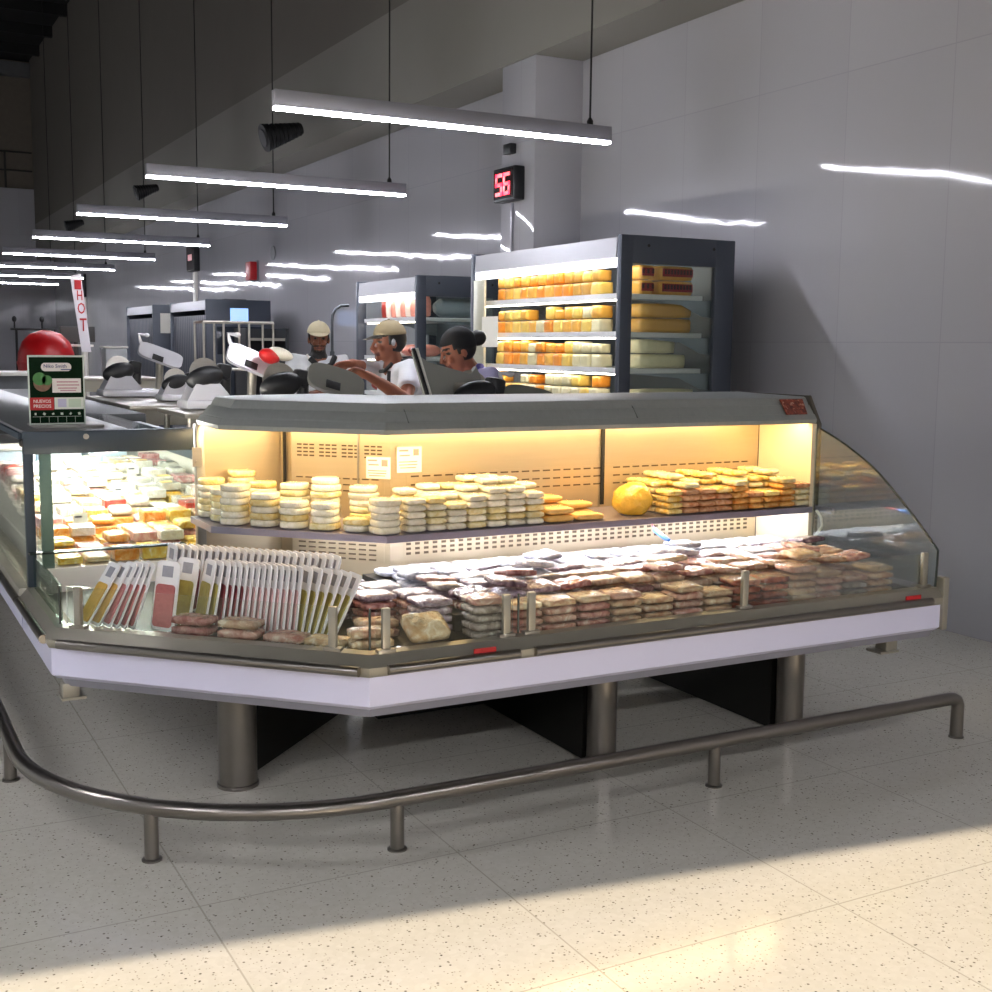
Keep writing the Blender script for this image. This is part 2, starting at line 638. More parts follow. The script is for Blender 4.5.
# rear shell, back panel, shelf, hood
B_ = dict(Y0=4.49, S=6.42, X0=1.62, xe=3.835, ye=4.94)
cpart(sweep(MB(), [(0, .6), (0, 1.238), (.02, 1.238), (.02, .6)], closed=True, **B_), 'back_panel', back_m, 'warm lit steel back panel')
cpart(sweep(MB(), [(.022, .44), (.022, 1.25), (.26, 1.25), (.26, .44)], closed=True, **B_), 'rear_shell', hood_m)
SH = dict(Y0=4.10, S=5.85, X0=1.23, xe=3.832, ye=4.93)
mb = sweep(MB(), [(0, .822), (0, .848), (.38, .85), (.38, .84)], closed=True, **SH)
mb.bx((3.872, 4.02, .822), (3.888, 4.13, .848))
cpart(mb, 'shelf', shelf_m)
HD = dict(Y0=4.14, S=5.9, X0=1.27, xe=3.87, ye=4.95)
cpart(sweep(MB(), [(0, 1.222), (-.004, 1.24), (.014, 1.264), (.02, 1.264), (.024, 1.272), (.05, 1.303), (.056, 1.303), (.06, 1.312), (.076, 1.335), (.09, 1.339), (.56, 1.345), (.56, 1.25), (.05, 1.25), (.03, 1.222)], closed=True, **HD), 'hood', hood_m, 'ribbed grey steel hood')
for x in (1.86, 2.9):
    cpart(MB().ext([(x, 4.1515, 1.264), (x, 4.160, 1.271), (x, 4.188, 1.304), (x, 4.2, 1.3135), (x, 4.2, 1.300), (x, 4.16, 1.26)], (.002, 0, 0)), 'hood_joint', M('joint_grey', '#55595a', .5))
cpart(MB().ext([(3.70, 4.1475, 1.263), (3.82, 4.1475, 1.263), (3.835, 4.201, 1.328), (3.70, 4.201, 1.328)], (0, -.003, .002)), 'sticker', F('orange_print', '#5e1a10', '#a8492a', 55, .5, .0, c='#e0bfa4'), 'orange and red printed sticker on the hood end')
# end panels
prof = [(4.125, .60), (4.125, 1.22), (4.20, 1.345), (4.74, 1.345), (4.74, .44), (4.3, .44), (4.3, .6)]
cpart(MB().ext([(XE + .002, y, z) for y, z in prof], (.016, 0, 0)), 'end_panel', M('end_panel_grey', '#5a564e', .45, .3))
prof = [(4.132, .605), (4.132, 1.22), (4.49, 1.22), (4.49, .605)]
cpart(MB().ext([(XE - .03, y, z) for y, z in prof], (.026, 0, 0)), 'end_liner', cream_in, 'cream inner face of the end')
cpart(MB().bx((1.30, 4.955, .6), (1.63, 4.975, 1.235)), 'end_liner', back_m, 'steel inner face of the end beside the glass case')
cpart(MB().bx((1.262, 4.945, .62), (1.298, 4.985, 1.225), .003), 'end_post', steel_d)
cpart(MB().bx((1.245, 4.94, 1.05), (1.285, 4.944, 1.13), .0).cyl((1.262, 4.944, 1.07), (1.262, 4.932, 1.07), .006, 8), 'latch', steel)
# joints, slots
mb = MB()
mb.bx((2.94, 4.478, .86), (2.955, 4.488, 1.235))
mb.bx((1.607, 4.86, .86), (1.617, 4.875, 1.235))
cpart(mb, 'shelf_rail', black_pl)
slot_m = [M('slot_dark', '#55442f', .6), back_m]
mb = MB().bx((2.0, 4.4885, .94), (2.925, 4.4897, 1.036), 0, 1).bx((2.957, 4.4885, .94), (3.8, 4.4897, 1.036), 0, 1)
for z in (1.02, .985, .95):
    x = 2.02
    while x < 3.78:
        if not 2.92 < x < 2.96:
            mb.bx((x, 4.486, z), (x + .035, 4.4905, z + .006))
        x += .052
cpart(mb, 'vent_slot_row', slot_m)
mb = MB().bx((1.99, 4.4885, .695), (3.8, 4.4897, .755), 0, 1)
for z in (.70, .72, .74):
    x = 2.0
    while x < 3.78:
        mb.bx((x, 4.486, z), (x + .02, 4.4905, z + .01))
        x += .04
cpart(mb, 'vent_slot_row', slot_m)
cs = Vector((1, -1, 0)).normalized()


def on_ch(u, off=0.):   # point on the chamfered back panel, u metres from its far end
    return Vector((1.625, 4.795, 0)) + cs * u + Vector((-1, -1, 0)).normalized() * off


def ch_back(z0, z1):
    p = on_ch(.205, .0008)
    return MB().box((p.x, p.y, (z0 + z1) / 2), (.4, .0014, z1 - z0), rot=(0, 0, -PI / 4), mat=1)


mb = ch_back(1.09, 1.155)
for rowz in (1.145, 1.13, 1.115, 1.10):
    for g in range(4):
        for q in range(3):
            p = on_ch(.03 + g * .1 + q * .028, .002)
            mb.box((p.x, p.y, rowz), (.02, .005, .006), rot=(0, 0, -PI / 4))
cpart(mb, 'vent_slot_row', slot_m)
mb = ch_back(.95, 1.02)
for rowz in (1.01, .985, .96):
    for g in range(9):
        p = on_ch(.03 + g * .042, .002)
        mb.box((p.x, p.y, rowz), (.03, .005, .005), rot=(0, 0, -PI / 4))
cpart(mb, 'vent_slot_row', slot_m)
mb = ch_back(.67, .815)
for rowz in (.68, .7, .72, .74, .76, .78, .8):
    for g in range(8):
        p = on_ch(.04 + g * .045, .002)
        mb.box((p.x, p.y, rowz), (.032, .005, .007), rot=(0, 0, -PI / 4))
cpart(mb, 'vent_slot_row', slot_m)
p = on_ch(.292, .004)
cpart(MB().box((p.x, p.y, 1.05), (.008, .004, .37), rot=(0, 0, -PI / 4)), 'panel_seam', steel)
# lamps of the case
cpart(sweep(MB(), [(.045, 1.222), (.045, 1.24), (.075, 1.24), (.075, 1.222)], closed=True, **dict(HD, ye=4.9, xe=3.8)), 'warm_lamp', warm, 'warm tube light under the hood')
cpart(MB().bx((2.0, 4.30, .80), (3.80, 4.33, .818)).box((1.72, 4.45, .81), (.5, .03, .018), rot=(0, 0, -PI / 4)), 'cool_lamp', cool, 'cool tube light under the shelf')
# curved glass at the end nearest the wall
pts = [(3.40, .606), (3.396, .7), (3.396, .755)]
ctrl = [Vector((3.396, .755, 0)), Vector((3.54, .885, 0)), Vector((3.74, 1.04, 0)), Vector((3.93, 1.14, 0)), Vector((4.09, 1.20, 0))]
for i in range(len(ctrl) - 1):
    p0, p1, p2, p3 = ctrl[max(i - 1, 0)], ctrl[i], ctrl[i + 1], ctrl[min(i + 2, len(ctrl) - 1)]
    for k in range(1, 7):
        t = k / 6
        q = .5 * ((2 * p1) + (-p0 + p2) * t + (2 * p0 - 5 * p1 + 4 * p2 - p3) * t * t + (-p0 + 3 * p1 - 3 * p2 + p3) * t ** 3)
        pts.append((q.x, q.y))
prof = pts + [(4.12, 1.2), (4.12, .606)]
eg = cpart(MB().ext([(3.848, y, z) for y, z in prof], (.008, 0, 0)), 'end_glass', glass_end, 'curved clear glass end')
cpart(MB().tube([(3.852, y, z) for y, z in pts], .0045, 8), 'glass_edge', M('glass_edge'), parent=eg)
# white cable hanging at the end
cpart(MB().tube([(3.864, 4.11, .83), (3.875, 4.09, .80), (3.87, 4.075, .76), (3.86, 4.10, .72), (3.858, 4.12, .69)], .006, 8), 'cable', white_in, 'white cable at the shelf end')

# ------------------------------------------------------------------ notices on the back panels
g = 'paper notices on the back panels'
p = on_ch(.382, .006)
t = thing('paper_notice', 'white paper notice on the angled corner panel behind the cheese', 'notice', (p.x, p.y, 1.06), g)
MB().box((p.x, p.y, 1.06), (.105, .002, .088), rot=(0, 0, -PI / 4)).build('sheet', paper, t)
mb = MB()
q = p + Vector((-1, -1, 0)).normalized() * .002
for (du, dz, w, h) in ((-.025, .03, .04, .006), (.028, .02, .026, .026), (-.02, .012, .045, .005), (-.005, -.012, .08, .004), (-.005, -.022, .08, .004), (-.005, -.032, .07, .004)):
    v = q + cs * du
    mb.box((v.x, v.y, 1.06 + dz), (w, .002, h), rot=(0, 0, -PI / 4))
mb.build('print', M('faint_ink', '#8d867c', .6), t)
t = thing('paper_notice', 'white paper notice at the end of the long back panel, beside the angled corner', 'notice', (2.01, 4.485, 1.09), g)
MB().bx((1.955, 4.4815, 1.04), (2.065, 4.4835, 1.145)).build('sheet', paper, t)
mb = MB()
for (du, dz, w, h) in ((-.025, .038, .04, .007), (.03, .03, .024, .026), (-.02, .018, .045, .005), (-.005, -.008, .08, .004), (-.005, -.02, .08, .004), (-.005, -.032, .07, .004)):
    mb.box((2.01 + du, 4.4805, 1.092 + dz), (w, .0015, h))
mb.build('print', M('faint_ink'), t)

# ------------------------------------------------------------------ long glass case on the left
gc = thing('glass_display_case', 'long glass display case with blue grey frame, full of bright packs', 'display case', (1.1, 7, 0))
Y0c, Y1c = 4.95, 12.6
MB().bx((.57, Y0c + .01, .44), (.59, Y1c, .535)).build('kick_panel', white_lam, gc)
MB().bx((.6, Y0c + .05, .392), (1.75, Y1c, .425)).build('under_tray', lip_m, gc)
MB().bx((.56, Y0c + .005, .536), (.68, Y1c, .60), .01).build('front_ledge', steel_d, gc)
MB().tube([(.553, Y0c, .556), (.553, 8.3, .556)], .016, 10).build('bumper_bar', steel_rail, gc)
MB().tube([(.553, 8.36, .556), (.553, Y1c, .556)], .016, 10).build('bumper_bar', steel_rail, gc)
MB().ext([(.69, Y0c + .045, .56), (1.64, Y0c + .045, .60), (1.64, Y0c + .045, .66), (.69, Y0c + .045, .66)], (0, Y1c - Y0c - .05, 0)).build('deck', white_in, gc)
fr_o = MB().bx((.597, Y0c, .60), (.632, Y0c + .04, 1.125), .003).bx((.597, Y0c, 1.12), (1.255, Y0c + .04, 1.208), .003).build('end_frame', frame_m, gc)
MB().bx((.66, Y0c + .05, .66), (.705, Y0c + .075, 1.12), .002).build('inner_post', M('pale_green_post', '#7d8f88', .4, .2), gc)
MB().cyl((.83, Y0c - .006, 1.185), (.83, Y0c, 1.185), .011, 14).build('frame_bolt', steel, fr_o)
MB().bx((.585, Y0c + .01, 1.15), (.605, Y0c + .035, 1.18), .002).build('hinge', dark_m, fr_o)
MB().bx((.6, Y0c + .045, 1.19), (1.0, Y1c, 1.21), .003).build('top_panel', M('top_steel', '#8c9090', .3, .6), gc)
MB().bx((.585, Y0c + .045, 1.175), (.6, Y1c, 1.2), .003).build('front_rail', frame_m, gc)
MB().ext([(1.02, Y0c + .05, 1.13), (1.45, Y0c + .05, 1.10), (1.45, Y0c + .05, 1.108), (1.02, Y0c + .05, 1.14)], (0, 2.9, 0)).build('top_glass', glass, gc)
MB().bx((.598, Y0c + .05, .605), (.604, Y1c, 1.175)).build('front_glass', glass, gc)
MB().pane((.64, Y0c + .02), (1.25, Y0c + .02), .675, 1.118, .006).build('end_glass', glass_end, gc)
MB().bx((.6, 4.9, .735), (1.2, 4.94, .742)).build('bottom_edge', M('glass_edge'), gc)
MB().bx((1.66, Y0c + .06, .44), (1.72, Y1c, .94)).build('rear_wall', white_in, gc)
MB().bx((1.0, Y0c + .3, 1.165), (1.06, 7.9, 1.185)).build('case_lamp', cool_hi, gc)
for k in range(2):
    y = 6.1 + k * .9
    MB().bx((1.60, y, .945), (1.65, y + .85, 1.06), .004).build('sliding_door', M('blue_door', '#5d6c78', .35, .3), gc)
MB().bx((1.01, 8.0, .98), (1.72, Y1c, 1.10), .006).build('rear_cover', M('cover_dark', '#34373a', .5, .2), gc)
for y in (5.8, 8.6, 11.4):
    MB().lathe([(.06, 0), (.06, .392)], (1.15, y, 0), 20).build('leg', steel_rail, gc)

# ------------------------------------------------------------------ floor bumper rail
rl = thing('bumper_rail', 'long low steel floor rail curving round the corner display case', 'rail', (1.6, 3.3, 0))
pth = [(3.905, 3.30, .10), (3.905, 3.30, .135), (3.895, 3.30, .155), (3.875, 3.30, .163), (3.85, 3.30, .164), (1.75, 3.30, .164), (1.55, 3.302, .164)]
# wide bend from the long side to the other aisle
cx, cy, rr = 1.42, 4.27, .965
for k in range(0, 19):
    a = -PI / 2 - k * (PI / 2) / 18
    pth.append((cx + rr * math.cos(a), cy + rr * math.sin(a), .164))
pth += [(.455, 4.6, .164), (.455, 9.0, .164)]
MB().tube(pth, .026, 16).build('rail_tube', steel_rail, rl)
for (x, y) in ((3.905, 3.30), (2.672, 3.30), (1.443, 3.305), (.752, 3.57), (.457, 4.48), (.455, 5.7), (.455, 6.9), (.455, 8.1)):
    top = .10 if x > 3.8 else .15
    p_ = MB().lathe([(.022 if x < 3.8 else .026, .0), (.022 if x < 3.8 else .026, top)], (x, y, 0), 18).build('post', steel_rail, rl)
    MB().lathe([(.031, 0), (.031, .005), (.025, .008)], (x, y, 0), 18).build('flange', steel_rail, p_)

# ------------------------------------------------------------------ suspended linear lamps
def lamp(y, label, x0=2.2, lm=None):
    t = thing('pendant_lamp', label, 'lamp', (x0 + 1.125, y, 2.87), 'suspended linear lamps in a row')
    MB().bx((x0, y - .03, 2.878), (x0 + 2.25, y + .03, 2.97), .004).build('lamp_body', lampbody, t)
    MB().bx((x0 + .003, y - .028, 2.860), (x0 + 2.247, y + .028, 2.878), .006).build('diffuser', lm or lens, t)
    x = x0 + 2.10
    w = MB().tube([(x, y, 2.97), (x + .004, y, 5), (x, y, 9.19)], .0065, 6).build('suspension_wire', black_pl, t)
    MB().lathe([(.02, 2.97), (.02, 2.995), (.008, 3.015)], (x, y, 0), 10).build('wire_grip', black_pl, w)
    return t


ll = ['long white lamp hanging above the warm lit display case, largest of the row',
      'long white lamp second in the row, hung beyond the cheese cabinet front',
      'third white lamp of the receding row, counted from the display case',
      'fourth white lamp of the receding row, counted from the display case',
      'fifth white lamp of the receding row, counted from the display case',
      'sixth white lamp of the receding row, counted from the display case',
      'seventh white lamp of the row, last but one before the far wall',
      'eighth white lamp of the row, next to the far wall']
for k in range(8):
    lamp(6.77 + 3.25 * k, ll[k])
for y, x0, lb in ((-1.5, 2.2, 'white lamp hanging over the aisle before the case'), (-1.5, -1.4, 'white lamp over the aisle, farther from the wall'), (-1.5, -5.0, 'unseen white lamp added over the aisle, farthest from the wall'),
                  (1.75, -3.6, 'unseen white lamp added over the open floor beside the aisle'), (5.0, -3.6, 'unseen white lamp added over the open floor beside the glass case')):  # last three lamps are unseen, added to brighten the open floor
    lamp(y, lb, x0, lens_hi)

# ribbed black coils clipped on three of the wires
def bellows(x, y, z, s, label):
    t = thing('ribbed_horn', label, 'horn', (x, y, z), 'ribbed black horns on the suspension wires')
    prof = []
    for k in range(9):
        r = .15 - .0095 * k
        prof += [(r, k * .05), (r, k * .05 + .028), (r * .8, k * .05 + .03), (r * .8, k * .05 + .05)]
    mb = MB().lathe([(r * s, zz * s) for r, zz in prof], (0, 0, 0), 18, rot=(0, math.radians(72), 0))
    mb.v = [v + Vector((x - .26 * s, y - .13, z - .1 * s)) for v in mb.v]
    mb.build('ribbed_body', black_pl, t)
    mb = MB().lathe([(.09 * s, -.012 * s), (.1 * s, -.004)], (0, 0, 0), 18, rot=(0, math.radians(72), 0))
    mb.v = [v + Vector((x - .262 * s, y - .13, z - .1 * s)) for v in mb.v]
    mb.build('mouth', M('dark_grey_plastic', '#3a3a3d', .5), t)


bellows(4.42, 13.27, 3.88, 1.0, 'black ribbed horn on a wire, showing under the largest lamp')
bellows(4.36, 19.77, 3.95, .8, 'black ribbed horn on a wire above the second lamp end')
bellows(4.33, 26.27, 3.96, .8, 'small black ribbed horn on a wire by the third lamp end')

# ------------------------------------------------------------------ queue number displays
def seg7(mb, ch, x, y0, z0, w, h, th):
    # digit in the plane x = const, as seen from -x (left edge at larger y)
    on = {'5': 'afgcd', '6': 'afgedc'}[ch]
    L_ = {'a': (0, h, w, h), 'g': (0, h / 2, w, h / 2), 'd': (0, 0, w, 0), 'f': (0, h / 2, 0, h), 'b': (w, h / 2, w, h), 'e': (0, 0, 0, h / 2), 'c': (w, 0, w, h / 2)}
    for s in on:
        a0, b0, a1, b1 = L_[s]
        mb.bx((x - .004, y0 - a1 - th / 2, z0 + b0 - th / 2), (x, y0 - a0 + th / 2, z0 + b1 + th / 2))


def display(x, y, z, w, h, label, digits=True, depth=.1):
    t = thing('queue_number_display', label, 'display', (x, y, z), None)
    MB().bx((x - depth, y - w / 2, z - h / 2), (x, y + w / 2, z + h / 2), .012).build('housing', dark_m, t)
    MB().bx((x - depth - .004, y - w / 2 + .02, z - h / 2 + .02), (x - depth, y + w / 2 - .02, z + h / 2 - .02)).build('screen', M('dark_red_screen', '#160304', .7, spec=.15), t)
    mb = MB()
    dg = emit_mat('red_digits', '#ff0824', 1.7)
    if digits:
        seg7(mb, '5', x - depth - .004, y + .115, z - .075, .085, .15, .028)
        seg7(mb, '6', x - depth - .004, y - .015, z - .075, .085, .15, .028)
        mb.build('digits', dg, t)
    else:
        mb.bx((x - depth - .007, y - w * .25, z - .05), (x - depth - .004, y + w * .25, z + .05)).build('digits', emit_mat('dim_red_digits', '#b01020', .5), t)


display(WX - .44, 8.90, 2.87, .36, .27, 'black queue display showing red digits 56, on the wall pillar')
display(WX - .0, 20.8, 3.0, .5, .46, 'small black queue display with dim red digits above the far cabinets', False)
display(WX - .0, 31.6, 2.95, .6, .55, 'distant dark queue display beside the red and white flag', False)
tag(MB().bx((WX - .5, 8.87, 3.12), (WX - .44, 8.99, 3.2), .005).build('wall_camera', dark_m), 'small black box on the pillar above the number display', 'box')
tag(MB().bx((WX - .46, 8.90, 2.2), (WX - .44, 8.93, 2.73), .004).build('conduit_pipe', lampbody), 'thin white pipe running down the pillar from the number display', 'pipe')
tag(MB().bx((WX - .05, 20.7, 0), (WX - .004, 20.85, 2.76), .004).build('conduit_pipe', white_in), 'white pipe on the wall below the small far display', 'pipe')
tag(MB().bx((WX - .1, 31.3, 0), (WX - .004, 31.7, 2.66), .004).build('conduit_pipe', white_in), 'wide white pipe on the wall beside the flag', 'pipe')
t = thing('alarm_box', 'small red alarm box on the white wall above the far cabinets', 'box', (WX - .06, 17.42, 2.6))
MB().bx((WX - .12, 17.3, 2.48), (WX - .02, 17.55, 2.74), .01).build('housing', red_m, t)
MB().bx((WX - .02, 17.28, 2.46), (WX - .004, 17.57, 2.76), .004).build('mount_plate', M('grey_disc', '#6a6c72', .5), t)
tag(MB().lathe([(.1, 0), (.1, .03)], (WX - .012, 16.6, 2.82), 16, rot=(0, PI / 2, 0)).build('wall_disc', M('grey_disc', '#6a6c72', .5)), 'small grey round fitting on the wall near the red alarm box', 'fitting')

# ------------------------------------------------------------------ tall open refrigerators along the wall
def fridge(y0, y1, h, label, shelves, x0=4.18, x1=5.05, curtain=False, side_open=True):
    t = thing('open_refrigerator', label, 'refrigerator', ((x0 + x1) / 2, (y0 + y1) / 2, 0), None)
    MB().bx((x0, y0, 0), (x1, y1, .45), .006).build('plinth', cab_m, t)
    MB().bx((x1 - .08, y0 + .05, .45), (x1, y1 - .05, h)).build('back_wall', cab_in, t)
    MB().bx((x0 + .04, y0 + .05, h - .09), (x1, y1 - .05, h - .01), .004).build('roof_panel', cab_m, t)
    MB().bx((x0 + .3, y0 + .2, h - .01), (x0 + .6, y0 + .7, h + .015), .004).build('roof_box', dark_m, t)
    MB().ext([(x0, y0 + .06, h - .135), (x0 + .03, y0 + .06, h - .135), (x0 + .05, y0 + .06, h - .015), (x0 + .01, y0 + .06, h - .015)], (0, y1 - y0 - .12, 0)).build('header', M('header_white', '#a9a9b0', .3, .1, .03), t)
    if not curtain:
        MB().bx((x0 + .005, y0 + .06, h - .192), (x0 + .04, y1 - .06, h - .138), .004).build('header_lens', hdr_glow, t)
        MB().bx((x0 + .07, y0 + .1, h - .14), (x0 + .1, y1 - .1, h - .115)).build('fridge_lamp', fr_tube, t)
    for (ya, yb, nm) in ((y0, y0 + .045, 'near'), (y1 - .045, y1, 'far')):
        mb = MB()
        if side_open:
            mb.bx((x0, ya, .45), (x0 + .085, yb, h), .004).bx((x0 + .72, ya, .45), (x1, yb, h), .004).bx((x0 + .085, ya, h - .17), (x0 + .72, yb, h), .002).bx((x0 + .085, ya, .45), (x0 + .72, yb, .8), .002)
        else:
            mb.bx((x0, ya, .45), (x1, yb, h), .006)
        s = mb.build('side_panel', cab_m, t)
        if side_open:
            MB().bx((x0 + .085, (ya + yb) / 2 - .004, .8), (x0 + .72, (ya + yb) / 2 + .004, h - .17)).build('side_window', glass, s)
            for (xx, zz) in ((x0 + .2, h - .06), (x0 + .7, h - .06)):
                MB().cyl((xx, ya - .003 if nm == 'near' else yb + .003, zz), (xx, (ya + yb) / 2, zz), .01, 10).build('screw_cap', black_pl, s)
    for z in shelves:
        s = MB().bx((x0 + .07, y0 + .06, z - .03), (x1 - .2, y1 - .06, z), .003).build('shelf', M('shelf_white', '#d6d8da', .35, .1, .03), t)
        MB().bx((x0 + .06, y0 + .055, z - .032), (x0 + .07, y1 - .055, z + .004)).build('price_rail', M('price_rail', '#e4e4e6', .3, 0, .03), s)
        for yy in (y0 + .066, y1 - .078):
            MB().ext([(x0 + .1, yy, z - .031), (x1 - .081, yy, z - .031), (x1 - .081, yy, z - .14), (x1 - .2, yy, z - .13), (x1 - .36, yy, z - .06)], (0, .008, 0)).build('bracket', M('bracket_grey', '#8f9aa2', .4, .2), s)
    for z in shelves[1:]:
        MB().bx((x0 + .075, y0 + .1, z - .042), (x0 + .09, y1 - .1, z - .034)).build('shelf_lamp', fr_tube, t)
    if curtain:
        mb = MB()
        n = int((y1 - y0 - .12) / .1)
        for k in range(n):
            ya = y0 + .06 + k * .1
            mb.bx((x0 + .03, ya, .46), (x0 + .04, ya + .094, h - .2), .002)
        mb.build('night_curtain', M('curtain_grey', '#3d4049', .5, .1), t)
    return t


SHZ = (1.205, 1.425, 1.65, 1.885)
fridge(6.2, 8.2, 2.235, 'slate grey open refrigerator with shelves of orange and yellow cheese blocks', SHZ)
f1 = bpy.data.objects['open_refrigerator']
MB().bx((4.18, 7.985, .46), (4.2, 8.154, 2.04), .004).build('front_stile', M('stile_cream', '#b9b7a2', .35, .2, .05), f1)
f2 = fridge(9.17, 10.52, 2.13, 'slate grey open refrigerator with sausages and meats, behind the man in a khaki cap', (1.14, 1.46, 1.79))
f3 = fridge(15.75, 17.7, 2.13, 'dark closed refrigerator with a painted blue reflection on its side panel', (), curtain=True, side_open=False)
MB().box((4.62, 15.744, 1.92), (.24, .008, .2), .003).build('blue_reflection', emit_mat('blue_reflection_glow', '#5a9ae8', .9), f3)  # blue reflection on the side panel, put in as a glowing plate
MB().box((4.62, 15.744, 1.6), (.6, .01, .36), .003).build('glossy_panel', M('gloss_dark', '#2a2f38', .1), f3)
f4 = fridge(18.8, 20.75, 2.14, 'dark closed refrigerator farthest along the wall, with a pale notice on its side', (), curtain=True, side_open=False)
MB().box((4.4, 18.796, 1.86), (.22, .006, .3), .0).build('pale_notice', paper, f4)
for y0_, y1_ in ():
    pass

# paper sheet on the far post of the cheese refrigerator
tag(MB().bx((4.165, 7.74, 1.55), (4.169, 7.985, 1.77)).build('paper_sign', paper), 'blank white paper sheet taped to the far post of the cheese refrigerator', 'sheet')

# ------------------------------------------------------------------ cheese blocks
def soft_block(w, d, h, seed, name, wob=.06):
    rb = random.Random(seed)
    bm = bmesh.new()
    bmesh.ops.create_cube(bm, size=1)
    bmesh.ops.subdivide_edges(bm, edges=bm.edges[:], cuts=3, use_grid_fill=True)
    off = Vector((rb.random() * 50, rb.random() * 50, rb.random() * 50))
    for v in bm.verts:
        c = v.co * 2
        # rounded box, slightly uneven wrap
        q = Vector([math.copysign(abs(a) ** 1.0, a) for a in c])
        ln = (abs(q.x) ** 12 + abs(q.y) ** 12 + abs(q.z) ** 12) ** (1 / 12)
        q = q / ln if ln > 0 else q
        n = noise.noise(q * 1.7 + off) * wob
        q = q * (.94 + n)
        v.co = Vector((q.x * w / 2, q.y * d / 2, max(-1, min(1, q.z / .94 if q.z < 0 else q.z)) * h / 2))
    lo = min(v.co.z for v in bm.verts)
    for v in bm.verts:
        v.co.z -= lo
    me = bpy.data.meshes.new(name)
    bm.to_mesh(me)
    bm.free()
    me.polygons.foreach_set('use_smooth', [True] * len(me.polygons))
    return me


def with_mat(me, mat, name):
    c = me.copy()
    c.name = name
    c.materials.clear()
    c.materials.append(mat)
    return c


def place(name, me, loc, rot, label, cat, group):
    o = bpy.data.objects.new(name, me)
    o.location = loc
    o.rotation_euler = rot
    COL.objects.link(o)
    return tag(o, label, cat, group)


ch_cols = {'orange': M('cheese_orange', '#e8932c', .32, 0, .14, 20, .15, 60, .3), 'amber': M('cheese_amber', '#e6ad48', .32, 0, .12, 20, .15, 60, .3),
           'yellow': M('cheese_yellow', '#e9c866', .32, 0, .1, 20, .15, 60, .3), 'cream': M('cheese_cream', '#d9d2ac', .35, 0, .12, 25, .15, 60, .3),
           'golden': M('cheese_golden', '#c99a45', .4, 0, .1, 12, .1, 60, .2), 'red': M('cheese_red', '#a8332a', .35, 0, .2, 20, .1, 60, .3)}
block_me = {c: [with_mat(soft_block(.115, .112, .088, 40 + i * 7 + j, 'cheese'), ch_cols[c], 'cheese_' + c) for j in range(3)] for i, c in enumerate(ch_cols)}
shelf_words = ['lowest lit shelf', 'second shelf up', 'third shelf up', 'top shelf']
plans = {
    3: 'orange amber yellow orange amber orange amber orange orange golden golden yellow golden red'.split(),
    2: 'orange amber yellow yellow amber cream orange yellow amber amber yellow cream amber yellow'.split(),
    1: 'yellow orange orange amber cream orange amber orange yellow orange cream cream cream cream'.split(),
    0: 'orange amber yellow cream cream orange cream cream cream cream yellow cream orange cream'.split()}
for si, plan in plans.items():
    for k in range(12):
        y = 7.905 - k * .1165
        for lev in range(2):
            if si == 2 and lev == 1 and k in (4, 5):
                continue
            if si == 0 and lev == 1 and k in (1, 2, 5, 10):
                continue
            c = plan[(k + (lev * 1 if si != 1 else 0)) % 14]
            if si == 1 and k > 8:
                c = 'cream'
            h = .098
            z = SHZ[si] + .001 + lev * .0905
            me = block_me[c][RND.randrange(3)]
            xx = 4.325 + RND.uniform(-.008, .008)
            w = {0: 'lower', 1: 'upper'}[lev]
            ob = place('cheese_block', me, (xx, y, z), (0, 0, RND.uniform(-.02, .02)),
                  f'{c} cheese block, {w} layer, {ORDN[11 - k]} from side window, {shelf_words[si]}', 'cheese', 'cheese blocks in the grey refrigerator')
            if lev:
                ob.scale = (RND.uniform(.82, 1.0), RND.uniform(.8, 1.0), RND.uniform(.72, 1.0))
# large blocks seen through the side window
bigs = {}
spec = [(3, 'amber', 4.40, .28, 2, 'yellow carton with a red band'), (2, 'golden', 4.47, .42, 2, 'big golden cheese block'),
        (1, 'cream', 4.45, .38, 2, 'big pale cream cheese block'), (0, 'cream', 4.48, .46, 1, 'big pale cream cheese block')]
for si, c, xc, ln, lv, wd in spec:
    for lev in range(lv):
        l2 = ln - (.09 if (si == 1 and lev == 1) else 0)
        xs = [(4.40 + l2 / 2, l2)] if si != 3 else [(4.45, .1), (4.68, .27)]
        for ii, (x_, l_) in enumerate(xs):
            me = with_mat(soft_block(l_, .17, .0915, 90 + si * 3 + lev + ii, 'big_cheese', .012), ch_cols[c], 'big_cheese')
            z = SHZ[si] + .001 + lev * .0935
            t = thing('cheese_carton' if si == 3 else 'large_cheese_block', f'{wd}, {["lower","upper"][lev]} one{" deeper in" if ii else ""} behind the side window, {shelf_words[si]}', 'carton' if si == 3 else 'cheese', (x_, 6.385, z), 'large blocks behind the side window')
            o = bpy.data.objects.new('carton_body' if si == 3 else 'block_body', me)
            COL.objects.link(o)
            o.parent = t
            if si == 3:
                MB().box((x_, 6.385 - .084, z + .046), (l_ * .86, .008, .05), .0).build('red_band', M('carton_red', '#8f1a1e', .5, 0, .1), t)
                mb = MB()
                n = max(2, int(l_ / .03))
                for q in range(n):
                    mb.box((x_ - l_ * .36 + q * l_ * .72 / max(1, n - 1), 6.385 - .0885, z + .05), (.016, .002, .028))
                mb.build('print', M('dark_print', '#3a1416', .6), t)

